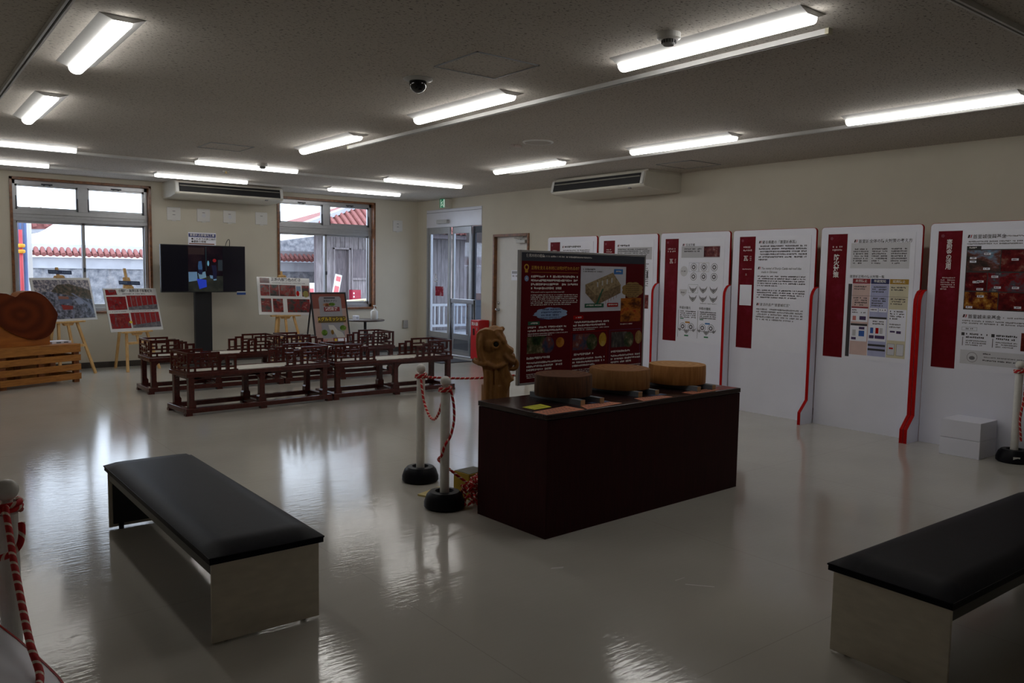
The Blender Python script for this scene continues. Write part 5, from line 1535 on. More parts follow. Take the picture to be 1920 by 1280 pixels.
MB().box(0.49, 0.63, -0.0345, -0.0305, 1.113, 1.128).build('label_edge', white_m, tv)
MB().tube(spline([(0.33, 0.0, 1.82), (0.35, 0.01, 1.88), (0.375, 0.01, 1.925), (0.395, 0.01, 1.93), (0.402, 0.01, 1.89), (0.395, 0.0, 1.82)], 8), 0.005, 6).build('cable_loop', black_m, tv)

sg = thing('television_sign', 'small white sign with a blue heading standing on top of the television', 'sign', (3.885, 12.58, 1.83))
MB().box(-0.205, 0.205, 0.0, 0.012, 0.0, 0.19).build('sign_board', paper_m, sg)
s = Sheet(sg, -0.205, 0.19, 0.0, 0.41, 0.19)
s.rect('blue_heading', 0.01, 0.09, 0.985, 0.37, M('sign_blue', lin(26, 40, 110), 0.5))
s.text('首里城正殿復元工事', 0.5, 0.115, 0.041, whiteink_m, align='CENTER', bold=0.012)
s.text('●これまでの施工映像\n●最新の現場', 0.10, 0.43, 0.037, ink_m, bold=0.015, line=1.08)
s.rect('orange_rule', 0.02, 0.86, 0.94, 0.94, M('rule_orange', lin(120, 66, 26), 0.5))

# wall plates
PLT = [(3.58, 'white square wall plate above the television, first from the left window'), (4.025, 'white square wall plate with a round mark above the television sign'), (4.43, 'white square wall plate with a round mark, third from the left window'), (4.95, 'white square wall plate just left of the window with the round table'), (7.50, 'white square wall plate between the window and the corner')]
for i, (x, lab) in enumerate(PLT):
    r = thing('wall_plate', lab, 'wall plate', (x, YB, 2.305), 0, 'white square plates on the window wall')
    MB().box(-0.10, 0.10, -0.012, 0, -0.10, 0.10).build('cover', M('plate_white', (0.66, 0.65, 0.63), 0.4, var=0.02), r, bevel=0.006)
    MB().box(-0.03, 0.03, -0.013, -0.002, -0.113, -0.099).build('finger_tab', M('plate_white'), r)
    mb = MB()
    for k in range(2 if i != 3 else 1): mb.box(-0.02, 0.02, -0.0128, -0.0122, 0.035 - 0.055 * k, 0.043 - 0.055 * k)
    mb.build('plate_print', greyink_m, r)
    if i in (1, 2):
        MB().cyl((0.005, -0.0135, -0.005), (0.005, -0.012, -0.005), 0.03, n=20).build('round_mark', palebox_m, r)

# ------------------------------------------------------------------ easels with picture boards
def easel(loc, rz, lab, bz, mast):
    """front feet at local y = 0, leaning back to +y"""
    r = thing('easel', lab, 'easel', loc, rz, 'wooden easels by the window wall')
    top = Vector((0, 0.33, 1.33))
    for sx in (-1, 1): MB().beam((sx * 0.27, 0, 0), (sx * 0.03, top.y, top.z), 0.036, 0.022, (0, 1, 0)).build('front_leg', pine_m, r)
    MB().beam((0, 0.60, 0), (0, top.y + 0.02, top.z - 0.02), 0.034, 0.022, (0, 1, 0)).build('rear_leg', pine_m, r)
    lean = top.y / top.z
    MB().beam((0, lean * 0.40, 0.40), (0, lean * mast, mast), 0.036, 0.02, (0, 1, 0)).build('mast', pine_m, r)
    MB().box(-0.205, 0.205, lean * 0.40 - 0.012, lean * 0.40 + 0.012, 0.38, 0.415).build('cross_bar', pine_m, r)
    y = lean * bz
    lg = MB().box(-0.24, 0.24, y - 0.055, y + 0.02, bz - 0.022, bz).build('ledge', pine_m, r, bevel=0.003)
    MB().prism([(-0.085, bz - 0.022), (-0.06, bz - 0.06), (0.06, bz - 0.06), (0.085, bz - 0.022)], y - 0.03, y + 0.012, 'y').build('ledge_block', pine_m, lg)
    return r, lean
def easel_board(loc, rz, lean, w, h, bz, lab, roll=0.0):
    o = thing('picture_board', lab, 'picture board', (loc[0], loc[1], loc[2]), 0, 'picture boards on easels')
    # local frame: x right, z up the leaning board
    yd = lean * bz - 0.028
    m = Matrix.Translation(Vector(loc)) @ Matrix.Rotation(rz, 4, 'Z') @ Matrix.Translation((0, yd, bz)) @ Matrix.Rotation(-math.atan(lean), 4, 'X') @ Matrix.Rotation(roll, 4, 'Y')
    o.matrix_world = m
    MB().box(-w / 2, w / 2, -0.006, 0.004, 0.001, h).build('backing_sheet', M('clear_edge', (0.60, 0.66, 0.66), 0.2), o)
    return o
sheet_gloss = M('glossy_white_sheet', (0.72, 0.72, 0.72), 0.12, var=0.02)
def clamp(o, h, z=0.0):
    pass
E1 = (2.08, 12.17, 0); E2 = (2.95, 12.31, 0); E3 = (5.09, 12.17, 0)
e1, ln = easel(E1, R(29), 'pine easel behind the log slab, holding the aerial photo', 0.735, 1.46)
e2, ln = easel(E2, R(26), 'pine easel between the left window and the television', 0.565, 1.46)
e3, ln = easel(E3, R(-2), 'pine easel right of the television, holding the interior painting photos', 0.755, 1.45)
def mast_clamp(e, z, ln):
    y = ln * z
    MB().prism([(-0.07, z - 0.018), (0.07, z - 0.018), (0.06, z + 0.012), (0.03, z + 0.024), (-0.03, z + 0.024), (-0.06, z + 0.012)], y - 0.045, y + 0.012, 'y').build('top_clamp', pine_m, e, bevel=0.005)
mast_clamp(e1, 1.335, ln); mast_clamp(e2, 1.19, ln); mast_clamp(e3, 1.37, ln)

o = easel_board(E1, R(29), ln, 0.90, 0.60, 0.737, 'glossy aerial photo of a castle hill on the easel behind the log slab', R(0))
s = Sheet(o, -0.45, 0.60, -0.006, 0.90, 0.60)
s.rect('white_sheet', 0, 0, 1, 1, sheet_gloss)
city = PHOTO('aerial_city', [(70, 74, 90), (110, 110, 124), (170, 164, 170), (230, 222, 222)], 34, 2, 0.15, detail=8)
trees = PHOTO('aerial_trees', [(40, 46, 60), (64, 72, 82), (110, 112, 128), (150, 156, 180), (80, 84, 90)], 16, 5, 0.15, detail=8)
s.rect('aerial_town', 0.04, 0.05, 0.97, 0.32, city, 2)
s.rect('aerial_trees', 0.04, 0.30, 0.97, 0.95, trees, 2)
s.poly('aerial_trees_upper', [(0.30, 0.32), (0.42, 0.16), (0.62, 0.14), (0.97, 0.30), (0.97, 0.52), (0.6, 0.42)], PHOTO('aerial_grove', [(46, 50, 48), (74, 74, 66), (110, 96, 84), (130, 130, 140)], 24, 8, 0.15, detail=8), 3)
s.poly('road', [(0.62, 0.36), (0.66, 0.36), (0.92, 0.62), (0.97, 0.80), (0.93, 0.82), (0.86, 0.62)], M('road_print', lin(130, 136, 160), 0.15), 4)
s.poly('castle_court', [(0.42, 0.62), (0.62, 0.66), (0.60, 0.74), (0.44, 0.74)], M('court_print', lin(150, 60, 56), 0.15), 4)
s.poly('castle_hall', [(0.40, 0.42), (0.57, 0.44), (0.57, 0.50), (0.40, 0.49)], M('hall_print', lin(150, 104, 92), 0.15), 4)
s.poly('castle_scaffold', [(0.40, 0.49), (0.60, 0.50), (0.62, 0.60), (0.41, 0.60)], M('scaffold_print', lin(100, 106, 130), 0.15), 4)
s.poly('bus_park', [(0.66, 0.50), (0.76, 0.46), (0.82, 0.60), (0.72, 0.64)], M('park_print', lin(150, 160, 190), 0.15), 4)
s.poly('lower_road', [(0.60, 0.76), (0.63, 0.76), (0.60, 0.95), (0.56, 0.95)], MATS['road_print'], 4)

o = easel_board(E2, R(26), ln, 0.88, 0.625, 0.567, 'picture board of red hall photos on the easel under the left window', R(0.5))
s = Sheet(o, -0.44, 0.625, -0.006, 0.88, 0.625)
s.rect('white_sheet', 0, 0, 1, 1, sheet_gloss)
red_a = PHOTO('red_scaffold', [(70, 50, 56), (160, 22, 28), (140, 26, 30), (150, 60, 60), (110, 104, 108)], 16, 2, 0.15, stretch=(1.6, 1, 0.8), detail=8)
red_b = PHOTO('red_interior', [(40, 24, 34), (130, 22, 30), (150, 24, 30), (100, 70, 76), (160, 150, 150)], 18, 6, 0.15, detail=8)
s.text('小龍柱・高欄石獅子設置状況', 0.27, 0.025, 0.046, ink_m, bold=0.02, sx=0.95)
s.lines(0.33, 0.115, 0.78, 1, 0.045, greyink_m, last=1)
s.poly('lion_photo', [(0.03, 0.03), (0.22, 0.03), (0.24, 0.15), (0.03, 0.16)], red_b, 2)
for a, b, c, d, m_ in ((0.03, 0.19, 0.38, 0.50, red_b), (0.40, 0.17, 0.97, 0.51, red_a), (0.03, 0.58, 0.39, 0.93, red_b), (0.42, 0.57, 0.97, 0.93, red_a)):
    s.rect('printed_photo', a, b, c, d, m_, 2)
for a, b, c, d in ((0.40, 0.17, 0.97, 0.51), (0.42, 0.57, 0.97, 0.93)):
    for q in (0.12, 0.30, 0.47, 0.66, 0.85): s.rect('scaffold_post', a + q * (c - a), b + 0.02, a + q * (c - a) + 0.014, d, M('scaffold_grey', lin(120, 112, 116), 0.3), 3)
    s.poly('stone_base', [(a, d - 0.07), (c, d - 0.13), (c, d), (a, d)], PHOTO('grey_base', [(70, 66, 72), (110, 106, 112), (140, 136, 140)], 20, 3), 4)
s.disc('lion_head', 0.22, 0.74, 0.085, 0.14, PHOTO('lion_print', [(70, 14, 18), (130, 30, 34), (160, 90, 84)], 16, 3, 0.15), 3)
s.disc('yellow_burst', 0.395, 0.79, 0.032, 0.03, M('burst_yellow', lin(220, 200, 40), 0.3), 4, n=10)
s.lines(0.05, 0.53, 0.35, 1, 0.03, greyink_m, last=1); s.lines(0.45, 0.53, 0.9, 1, 0.03, greyink_m, last=1)
s.done()

o = easel_board(E3, R(-2), ln, 0.865, 0.61, 0.757, 'picture board of interior painting photos on the easel right of the television', R(1.6))
s = Sheet(o, -0.4325, 0.61, -0.006, 0.865, 0.61)
s.rect('white_sheet', 0, 0, 1, 1, sheet_gloss)
s.text('正殿内部彩色の様子', 0.26, 0.015, 0.058, ink_m, bold=0.025, sx=0.95)
s.lines(0.28, 0.135, 0.92, 1, 0.035, greyink_m, last=1)
s.rect('printed_photo', 0.05, 0.02, 0.23, 0.16, PHOTO('dark_red_photo', [(50, 12, 18), (84, 20, 26), (100, 40, 40)], 10, 1, 0.15), 2)
pa = PHOTO('paint_photo', [(30, 28, 30), (80, 40, 40), (140, 40, 40), (110, 100, 96), (60, 60, 90)], 14, 2, 0.15)
pb = PHOTO('paint_photo2', [(34, 30, 32), (70, 66, 64), (130, 30, 34), (150, 140, 130)], 14, 7, 0.15)
for a, b, c, d, m_ in ((0.05, 0.20, 0.22, 0.50, pa), (0.225, 0.20, 0.40, 0.50, pb), (0.405, 0.20, 0.72, 0.50, pa), (0.84, 0.20, 0.98, 0.50, pb), (0.05, 0.57, 0.24, 0.93, pb), (0.27, 0.57, 0.46, 0.93, pa), (0.54, 0.57, 0.98, 0.93, pb)):
    s.rect('printed_photo', a, b, c, d, m_, 2)
s.disc('red_pigment', 0.755, 0.42, 0.03, 0.075, redge_m, 3); s.rect('blue_print', 0.73, 0.22, 0.82, 0.36, M('print_bluegrey', lin(120, 140, 170), 0.2), 2); s.disc('green_plate', 0.91, 0.43, 0.055, 0.09, M('print_olive', lin(140, 130, 70), 0.2), 3)
s.done()

def blue_strip(e_, z, ln, lab, dx):
    r = thing('blue_strip_sign', lab, 'sign')
    base = e_.matrix_basis
    r.matrix_world = Matrix.Translation(e_.location) @ Matrix.Rotation(e_.rotation_euler[2], 4, 'Z') @ Matrix.Translation((dx, ln * z - 0.022, z)) @ Matrix.Rotation(-math.atan(ln), 4, 'X') @ Matrix.Rotation(R(2), 4, 'Y')
    MB().box(-0.175, 0.175, -0.006, 0, 0, 0.055).build('strip', M('strip_blue', lin(26, 50, 96), 0.4), r)
    for a in (-0.165, 0.03): 
        mb = MB()
        for k in range(5): mb.quadpts([(a + 0.026 * k, -0.0065, 0.014), (a + 0.026 * k + 0.019, -0.0065, 0.014), (a + 0.026 * k + 0.019, -0.0065, 0.042), (a + 0.026 * k, -0.0065, 0.042)])
        mb.build('strip_print', M('strip_pale', lin(86, 108, 140), 0.5), r)
blue_strip(e1, 1.37, ln, 'dark blue strip sign above the aerial photo', 0.02)
blue_strip(e2, 1.225, ln, 'dark blue strip sign above the board of red hall photos', 0.02)

# ------------------------------------------------------------------ log slab on a crate
CU = math.atan2(0.414, 0.91)
cr = thing('slatted_crate', 'brown slatted wooden crate under the big log slab at the left edge', 'crate', (1.075, 11.093, 0), CU)
CL, CDp, CHt = 1.0, 0.55, 0.495
for y in (0.0, CDp):
    for z0, z1 in ((0.04, 0.118), (0.157, 0.235), (0.278, 0.356), (0.39, CHt)):
        yy = y - 0.011
        MB().box(0.0 - 0.012, CL + 0.012, yy, yy + 0.022, z0, z1).build('slat', crate_m, cr, bevel=0.002)
for x in (0.0, CL / 2 - 0.035, CL - 0.075):
    for y in (0.011, CDp - 0.056):
        MB().box(x + 0.004, x + 0.074, y, y + 0.045, 0.0 if x != CL / 2 - 0.035 else 0.04, CHt - 0.02).build('post', crateend_m, cr)
for x in (0.0, CL - 0.022):
    for z0, z1 in ((0.04, 0.118), (0.278, 0.356), (0.40, 0.475)): MB().box(x, x + 0.022, 0.056, CDp - 0.056, z0, z1).build('end_slat', crate_m, cr)
for i in range(5):
    y = 0.03 + i * 0.1
    MB().box(0.0, CL, y, y + 0.088, CHt - 0.02, CHt).build('top_slat', crate_m, cr)
SL = [(-0.143, 1.089), (-0.02, 1.15), (0.102, 1.155), (0.195, 1.146), (0.27, 1.115), (0.296, 1.103), (0.32, 1.115), (0.355, 1.149), (0.42, 1.170), (0.488, 1.174), (0.56, 1.166), (0.621, 1.139), (0.675, 1.10), (0.721, 1.052), (0.765, 0.995), (0.794, 0.947), (0.826, 0.895), (0.834, 0.864), (0.82, 0.81), (0.802, 0.763), (0.79, 0.705), (0.763, 0.658), (0.72, 0.61), (0.67, 0.584), (0.60, 0.568), (0.533, 0.564), (0.46, 0.574), (0.401, 0.592), (0.30, 0.632), (0.21, 0.682), (0.15, 0.725), (0.088, 0.779), (0.0, 0.85), (-0.09, 0.9), (-0.17, 0.96), (-0.19, 1.02)]
sl = thing('log_slab', 'big heart shaped dark brown log slab standing on the crate', 'log slab', (1.075, 11.093, CHt), CU)
cxs, czs = 0.36, 0.88
def slab_ring(k, y): return [(cxs + (a - cxs) * k, y, czs + (b - czs) * k - CHt) for a, b in SL]
mb = MB(); n = len(SL)
for k, y in ((0.985, 0.150), (1.0, 0.160), (1.0, 0.30), (0.98, 0.31)): mb.v += slab_ring(k, y)
for a in range(3):
    for i in range(n):
        j = (i + 1) % n; mb.f.append((a * n + i, a * n + j, (a + 1) * n + j, (a + 1) * n + i))
mb.f.append(tuple(3 * n + i for i in range(n)))
bk = mb.build('bark_rim', WOOD('slab_bark', lin(104, 56, 18), lin(150, 86, 30), 0.5, 6, (4, 1, 4), bump=0.2), sl); smooth_by_angle(bk, 35)
mb = MB().quadpts([(a - cxs, 0, b - czs) for a, _, b in [(p[0], 0, p[2] + CHt) for p in slab_ring(0.985, 0)]])
fc = mb.build('sawn_face', RINGS('slab_rings', lin(84, 32, 8), lin(108, 46, 14), 34, 0.45, 'Y', (1.0, 1, 1.35)), sl, loc=(cxs, 0.150, czs - CHt))
MB().box(-0.1, 0.725, 0.17, 0.42, 0.0, 0.24).build('support_block', WOOD('orange_block', lin(150, 84, 20), lin(180, 108, 34), 0.45, 4, (1, 6, 6)), sl, bevel=0.004)
MB().prism([(-0.1, 0.12), (0.30, 0.12), (0.12, 0.36), (-0.1, 0.42)], 0.17, 0.30, 'y').build('support_wedge', MATS['orange_block'], sl)
lf_ = MB().box(0.745, 1.0, 0.16, 0.36, 0, 0.028).build('leaflet_tray', paper_m, loc=(1.075, 11.093, CHt), rz=CU)
tag(lf_, 'white leaflets lying on the crate beside the log slab', 'leaflets')
MB().box(0.80, 0.86, 0.158, 0.1595, 0.006, 0.022).box(0.90, 0.96, 0.158, 0.1595, 0.006, 0.022).build('leaflet_print', greyink_m, lf_)

# ------------------------------------------------------------------ app poster stand
LA = math.atan(0.25 / 0.86)
af = thing('poster_stand', 'black framed leaning poster stand advertising a phone app', 'poster stand', (5.70, 11.86, 0), R(1))
def lean_pt(x, z, y=0.0): return (x, 0.0 + (z - 0.30) * math.tan(LA) * 0.85 + y, z)
PWs, PHs = 0.63, 0.86
o = bpy.data.objects.new('poster_frame', None); COL.objects.link(o); o.parent = af
o.matrix_local = Matrix.Translation((0, 0, 0.29)) @ Matrix.Rotation(-LA * 0.85, 4, 'X')
mb = MB(); t = 0.026
mb.box(-PWs / 2, -PWs / 2 + t, -0.012, 0.012, 0, PHs); mb.box(PWs / 2 - t, PWs / 2, -0.012, 0.012, 0, PHs); mb.box(-PWs / 2 + t, PWs / 2 - t, -0.012, 0.012, 0, t); mb.box(-PWs / 2 + t, PWs / 2 - t, -0.012, 0.012, PHs - t, PHs)
mb.build('black_frame', black_m, o, bevel=0.006)
MB().box(-PWs / 2 + t, PWs / 2 - t, -0.004, 0.008, t, PHs - t).build('poster_sheet', M('poster_mauve', lin(168, 140, 132), 0.35, var=0.06, scale=3), o)
s = Sheet(o, -PWs / 2 + t, PHs - t, -0.004, PWs - 2 * t, PHs - 2 * t)
s.rect('brown_top', 0, 0, 1, 0.30, M('poster_brown', lin(122, 62, 50), 0.4), 1)
s.poly('phone_shape', [(0.19, 0.10), (0.23, 0.055), (0.83, 0.055), (0.87, 0.10), (0.87, 0.90), (0.19, 0.90)], M('phone_grey', lin(140, 138, 144), 0.4, var=0.12, scale=2), 2)
s.rect('phone_speaker', 0.35, 0.072, 0.69, 0.10, ink_m, 3)
s.text('首里城アプリ', 0.54, 0.125, 0.040, ink_m, 3, align='CENTER', bold=0.02)
grn = PHOTO('app_green', [(40, 60, 26), (90, 120, 40), (150, 150, 110)], 16, 2)
s.disc('food_print', 0.42, 0.225, 0.12, 0.035, PHOTO('app_food', [(80, 40, 30), (140, 90, 60), (190, 170, 150)], 18, 4), 3); s.disc('leaf_print', 0.58, 0.215, 0.10, 0.032, grn, 4)
s.rect('red_ribbon', 0.32, 0.27, 0.80, 0.36, M('ribbon_red', lin(120, 34, 34), 0.4), 5)
s.lines(0.37, 0.28, 0.74, 2, 0.036, whiteink_m, 6, last=0.95)
s.rect('title_back', 0.11, 0.46, 0.95, 0.585, M('title_brown', lin(84, 66, 20), 0.4), 5)
s.text('メグルミッション', 0.53, 0.478, 0.066, M('title_yellow', lin(206, 178, 44), 0.4), 6, align='CENTER', bold=0.03, sx=0.98)
s.poly('path_shape', [(0.40, 0.63), (0.56, 0.64), (0.66, 0.74), (0.80, 0.79), (0.90, 0.92), (0.66, 0.93), (0.56, 0.79), (0.42, 0.72)], M('path_white', lin(190, 186, 180), 0.4), 3)
s.disc('tree_print', 0.26, 0.785, 0.09, 0.06, grn, 4); s.disc('tree_print', 0.84, 0.70, 0.10, 0.055, grn, 4); s.disc('tree_print', 0.50, 0.78, 0.045, 0.05, PHOTO('app_brown', [(60, 30, 20), (120, 90, 40), (160, 140, 90)], 16, 6), 4)
s.rect('brown_tab', 0.50, 0.895, 0.97, 0.985, M('poster_brown'), 5); s.disc('gold_disc', 0.575, 0.94, 0.04, 0.028, M('title_yellow'), 6); s.rect('white_tab', 0.64, 0.91, 0.82, 0.97, paper_m, 6); s.rect('white_square', 0.86, 0.905, 0.96, 0.978, paper_m, 6)
s.lines(0.08, 0.93, 0.34, 2, 0.022, redge_m, 3, last=0.9)
s.done()
for sx in (-1, 1):
    MB().beam((sx * 0.30, -0.085, 0.0), (sx * 0.30, 0.0, 0.32), 0.022, 0.018, (0, 1, 0)).build('front_leg', black_m, af)
    MB().beam((sx * 0.31, 0.42, 0.0), (sx * 0.29, 0.20, 0.98), 0.02, 0.018, (0, 1, 0)).build('rear_leg', black_m, af)
MB().box(-0.30, 0.30, 0.32, 0.335, 0.42, 0.435).build('rear_bar', black_m, af)

# ------------------------------------------------------------------ round table with sanitiser
tb = thing('round_table', 'small round dark table under the window right of the poster stand', 'table', (6.60, 12.50, 0))
MB().lathe([(0.325, 0.0), (0.335, 0.008), (0.335, 0.02), (0.328, 0.026)], (0, 0, 0.615), 40).build('table_top', M('table_brown', (0.055, 0.038, 0.034), 0.3), tb)
MB().cyl((0, 0, 0.03), (0, 0, 0.617), 0.025, n=16).build('pedestal', black_m, tb)
MB().lathe([(0.21, 0), (0.21, 0.012), (0.04, 0.035)], n=32).build('foot_disc', black_m, tb)
bt = thing('sanitiser_bottle', 'white pump bottle of hand sanitiser on the round table', 'bottle', (6.745, 12.44, 0.641))
MB().lathe([(0.056, 0), (0.062, 0.008), (0.062, 0.135), (0.05, 0.158), (0.022, 0.165), (0.022, 0.172)], n=24).build('bottle_body', white_m, bt, smooth=False)
smooth_by_angle(bt.children[0], 40)
pm = MB().cyl((0, 0, 0.17), (0, 0, 0.192), 0.021, n=16).cyl((0, 0, 0.19), (0, 0, 0.235), 0.007, n=10).build('pump_collar', white_m, bt)
MB().box(-0.02, 0.02, -0.013, 0.013, 0.232, 0.248).beam((0.015, 0, 0.24), (0.058, -0.01, 0.226), 0.014, 0.01).build('pump_head', white_m, bt)
cb = MB().box(-0.04, 0.04, -0.04, 0.04, 0, 0.075).build('card_cube', paper_m, loc=(6.37, 12.40, 0.641), rz=R(15), bevel=0.003)
tag(cb, 'little white cube sign with grey print on the round table', 'sign')
MB().box(-0.025, 0.025, -0.0406, -0.0402, 0.02, 0.058).build('cube_print', greybox_m, cb)

# ------------------------------------------------------------------ outside
ground_m = M('pale_paving', (0.44, 0.44, 0.44), 0.9, var=0.08, scale=1.2)
struct(MB().box(-30, 40, YB + TH + 0.001, 60, -0.2, -0.04).box(XR + TH + 0.001, 40, -20, YB + TH, -0.2, -0.04).box(XR + 0.15, XR + TH + 0.001, AD[0], AD[1], -0.2, -0.04).build('ground', ground_m), 'pale paved yard outside the windows')
pla = M('plaster_white', (0.40, 0.41, 0.45), 0.9, var=0.12, scale=3)
tile_m = M('terracotta', lin(136, 82, 78), 0.8, var=0.15, scale=9)
sw = thing('stone_wall', 'grey limestone yard wall capped with red tiles', 'wall', (0, 20.0, 0))
MB().box(-3, 9.6, 0, 0.5, -0.05, 1.42).build('stone_body', STONE(), sw)
MB().box(-3, 9.6, -0.03, 0.53, 1.42, 1.66).build('plaster_band', pla, sw)
MB().prism([(-0.10, 1.70), (0.25, 1.90), (0.60, 1.70)], -3, 9.6, 'x').build('roof_core', tile_m, sw)
MB().prism([(0.02, 1.80), (0.10, 1.95), (0.40, 1.95), (0.48, 1.80)], -3, 9.6, 'x').build('ridge_plaster', pla, sw)
tl = None
for i in range(66):
    x = 1.3 + i * 0.125
    if tl is None:
        mb = MB(); n = 8
        mb.cyl((0, -0.15, 1.715), (0, 0.12, 1.86), 0.052, n=10)
        tl = mb.build('roof_tile', tile_m, sw, loc=(x, 0, 0), smooth=False)
        o = tl
    else:
        o = bpy.data.objects.new('roof_tile', tl.data); COL.objects.link(o); o.parent = sw; o.location = (x, 0, 0)
hw = MB().prism([(8.6, 0), (8.6, 2.15), (9.7, 2.33), (11.0, 2.54), (12.5, 2.75), (12.5, 0)], 24.0, 24.5, 'y').build('rampart', STONE())
tag(hw, 'higher sloping limestone rampart seen behind the tiled yard wall', 'wall')

# wooden building
plank_m = WOOD('weathered_planks', lin(104, 98, 100), lin(150, 142, 146), 0.85, 5, (7, 7, 0.7), bump=0.2)
plank_d = WOOD('weathered_planks_dark', lin(84, 78, 84), lin(116, 106, 110), 0.85, 5, (7, 7, 0.7), bump=0.2)
wb_ = thing('plank_building', 'weathered grey plank building with a red tiled roof outside', 'building', (8.0, 17.5, 0))
MB().box(0.02, 6.5, 0.08, 0.22, -0.05, 2.3).build('inner_wall', plank_d, wb_)
x = 0.0; k = 0
rnd = random.Random(5)
while x < 6.4:
    w = 0.118
    z0 = -0.03
    door = 0.44 < x + w / 2 < 0.80
    if door: z0 = 1.99
    MB().box(x + 0.004, x + w - 0.004, 0.0 + rnd.uniform(0, 0.015), 0.06, z0, 2.30).build('plank', plank_m, wb_)
    x += w; k += 1
MB().box(0.40, 0.84, -0.03, 0.05, 1.97, 2.01).box(0.40, 0.43, -0.03, 0.05, 0, 2.0).box(0.80, 0.84, -0.03, 0.05, 0, 2.0).build('door_surround', plank_m, wb_)
wf = MB().box(0.88, 1.36, -0.035, 0.0, 1.25, 1.30).box(0.86, 0.89, -0.035, 0, 0.6, 2.0).box(1.34, 1.37, -0.035, 0, 0.6, 2.0).build('shutter_frame', plank_m, wb_)
MB().box(0.89, 1.34, -0.02, 0.0, 1.30, 1.98).build('shutter', plank_d, wf)
mb = MB()
A_, B_, C_, D_, G_, H_ = (-0.62, -0.72, 2.42), (7.2, -0.72, 2.42), (7.2, 2.6, 2.42), (-0.62, 2.6, 2.42), (2.9, 0.95, 3.62), (5.6, 0.95, 3.62)
mb.quadpts([A_, B_, H_, G_]); mb.quadpts([B_, C_, H_]); mb.quadpts([C_, D_, G_, H_]); mb.quadpts([D_, A_, G_]); mb.quadpts([A_, D_, C_, B_])
roof = mb.build('roof', tile_m, wb_)
MB().box(-0.55, 7.1, -0.64, 0.1, 2.30, 2.40).build('eave_board', plank_d, roof)
rt = None
for i in range(44):                      # rolls of the front slope, cut off along the hip
    xx = -0.55 + i * 0.17
    t = min(1.0, (xx + 0.62) / 3.52)
    MB().cyl((xx, -0.76, 2.435), (xx, -0.72 + 1.67 * t, 2.435 + 1.2 * t), 0.05, n=8).build('roof_roll', tile_m, roof)
MB().beam((-0.62, -0.72, 2.46), (2.9, 0.95, 3.66), 0.16, 0.10).build('hip_ridge', pla, roof)
# far left eave and ridge
el = thing('tiled_eave', 'corner of another red tiled roof seen high through the left window', 'roof', (0, 24, 0))
MB().prism([(1.2, 2.30), (3.45, 2.42), (3.72, 2.62), (1.2, 3.3)], 0, 2.0, 'y').build('eave_slab', tile_m, el)
MB().prism([(1.2, 2.20), (3.3, 2.32), (3.46, 2.42), (1.2, 2.30)], 0.02, 2.0, 'y').build('eave_plaster', pla, el)
for i in range(7): MB().cyl((1.9 + i * 0.26, -0.05, 2.40 + 0.012 * i), (1.75 + i * 0.26, -0.02, 2.95), 0.06, n=8).build('roof_roll', tile_m, el)
# blue striped hoarding, scaffold pole and white pillar
hd = thing('site_hoarding', 'blue ribbed site hoarding seen at the left edge of the window', 'hoarding', (1.45, 15.0, 0))
hb = M('hoarding_blue', lin(90, 116, 166), 0.5, var=0.05); hl = M('hoarding_pale', lin(150, 156, 190), 0.5)
MB().box(0.0, 0.44, 0.02, 0.06, -0.05, 2.30).build('hoarding_sheet', hl, hd)
for i in range(4): MB().box(0.215 + 0.06 * i, 0.24 + 0.06 * i, -0.01, 0.025, -0.05, 2.30).build('rib', hb, hd)
wp = MB().box(1.90, 1.96, 15.05, 15.11, -0.05, 2.32).build('white_post', white_m)
tag(wp, 'narrow white post beside the blue hoarding', 'post')
sp_ = thing('scaffold_pole', 'red scaffold pole with yellow clamps before the blue hoarding', 'scaffold pole', (1.78, 14.85, 0))
MB().cyl((0, 0, -0.05), (0, 0, 2.04), 0.026, n=14).build('pole', M('pole_red', lin(190, 60, 70), 0.5), sp_, smooth=True)
cy = M('clamp_yellow', lin(222, 160, 40), 0.5)
for z in (1.70, 1.79):
    MB().lathe([(0.03, -0.03), (0.055, -0.025), (0.062, 0), (0.055, 0.025), (0.03, 0.03)], (0.0, 0, z), 14).build('clamp', cy, sp_)
MB().cyl((-0.28, 0, 1.79), (-0.03, 0, 1.79), 0.02, n=10).cyl((-0.28, 0, 1.70), (-0.03, 0, 1.70), 0.02, n=10).build('cross_tube', MATS['chrome'], sp_)
# leaning sign, red box, bamboo rail
sn = thing('leaning_sign', 'slanted white sign with red squares outside the window', 'sign', (7.15, 15.2, 0), R(8))
m = Matrix.Rotation(R(12), 4, 'Y')
MB().box(-0.075, 0.075, -0.012, 0.012, 0.4, 1.42).xform(m).build('sign_board', white_m, sn)
for z0, z1 in ((1.28, 1.38), (0.95, 1.18), (0.72, 0.90)): MB().box(-0.055, 0.055, -0.014, -0.012, z0, z1).xform(m).build('red_square', M('sign_pink', lin(214, 110, 116), 0.5), sn)
MB().beam((-0.1, 0.25, 0.0), (0.15, 0.02, 1.0), 0.03, 0.03).beam((0.05, 0, -0.04), (0.09, 0, 0.42), 0.03, 0.03).build('prop', white_m, sn)
s2 = thing('stacked_sign', 'narrow pink and white sign by the corner of the plank building', 'sign', (7.25, 16.2, 0))
MB().box(-0.06, 0.09, 0, 0.02, -0.04, 1.2).build('sign_board', white_m, s2)
for z in (0.95, 0.78, 0.62): MB().box(-0.045, 0.075, -0.002, 0, z, z + 0.13).build('pink_square', MATS['sign_pink'], s2)
rb = thing('red_cabinet', 'dark red hydrant box against the plank building outside', 'cabinet', (8.75, 17.2, 0))
MB().box(0.0, 0.22, 0.0, 0.18, -0.04, 1.02).build('cabinet', M('hydrant_red', lin(150, 20, 50), 0.5), rb, bevel=0.01)
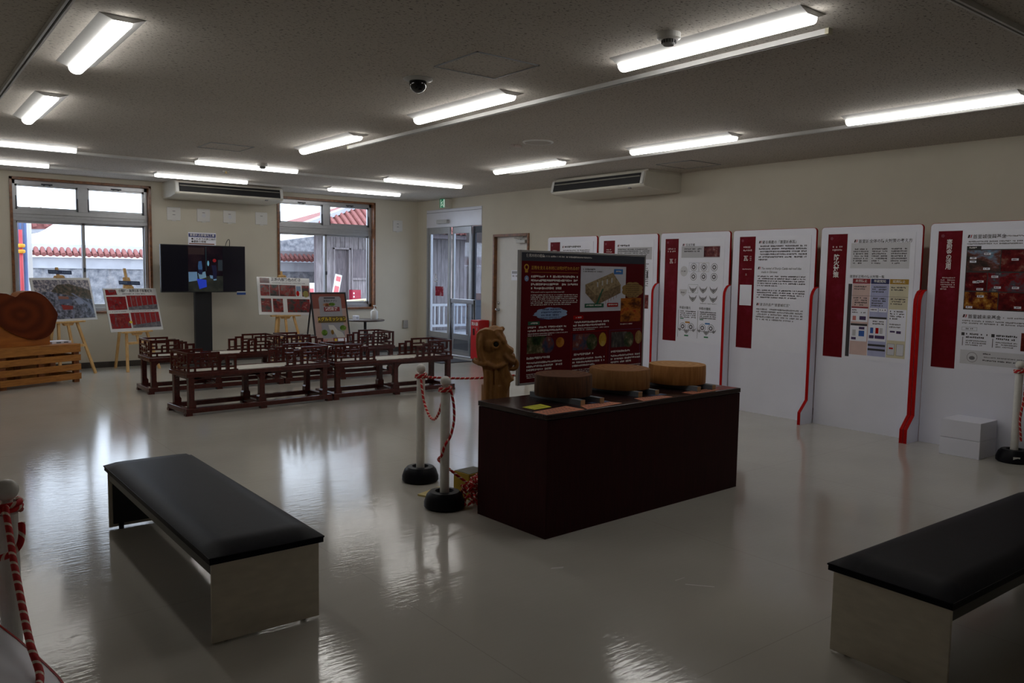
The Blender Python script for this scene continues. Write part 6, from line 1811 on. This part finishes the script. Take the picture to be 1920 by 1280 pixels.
for z in (0.92, 0.84, 0.75): MB().box(0.02, 0.05, -0.003, 0, z, z + 0.04).build('white_mark', white_m, rb)
bm_ = MB().tube([(6.9, 15.5, 0.80), (7.6, 15.55, 0.82), (8.3, 15.6, 0.86)], 0.022, 8).build('bamboo_pole', M('bamboo', lin(206, 196, 160), 0.5), smooth=True)
for x in (7.0, 8.2): MB().cyl((x, 15.56, -0.04), (x, 15.56, 0.84), 0.02, n=8).build('stake', M('bamboo'), bm_)
tag(bm_, 'pale bamboo rail standing outside the right window', 'rail')
# view through the automatic door
fn = thing('white_railing', 'white railing outside the automatic door', 'railing', (10.75, 16.9, 0), R(0))
MB().box(-0.6, 1.4, 0, 0.05, 0.62, 0.68).box(-0.6, 1.4, 0, 0.05, 0.10, 0.16).box(-0.6, -0.54, 0, 0.05, -0.04, 0.68).box(1.34, 1.4, 0, 0.05, -0.04, 0.68).build('rail_bar', M('railing_grey', (0.42, 0.43, 0.46), 0.6), fn)
for i in range(15): MB().box(-0.58 + i * 0.135, -0.54 + i * 0.135, 0.01, 0.04, 0.16, 0.62).build('baluster', M('railing_grey'), fn)
gs = MB().box(8.9, 13.5, 14.6, 15.5, -0.04, 0.0).build('grass_strip', M('grass', lin(104, 130, 84), 0.9, var=0.3, scale=25))
tag(gs, 'strip of green grass outside the automatic door', 'grass', kind='stuff')
pst = thing('porch_frame', 'dark brown porch post and beam outside the automatic door', 'porch', (9.55, 13.3, 0))
brn = M('porch_brown', (0.045, 0.028, 0.024), 0.6)
MB().box(-0.10, 0.02, -0.6, 0.25, 2.04, 2.28).build('beam', brn, pst)
MB().box(-0.08, 0.02, 0.13, 0.25, -0.04, 2.04).build('post', brn, pst)
MB().box(-0.06, 0.0, -0.6, 0.13, -0.04, 0.93).build('dark_screen', M('dark_blue_screen', (0.03, 0.04, 0.06), 0.5), pst)
MB().box(-0.06, 0.0, -0.6, 0.0, 0.93, 1.06).build('brown_panel', M('panel_brown', (0.12, 0.06, 0.05), 0.6), pst)

flush_texts()
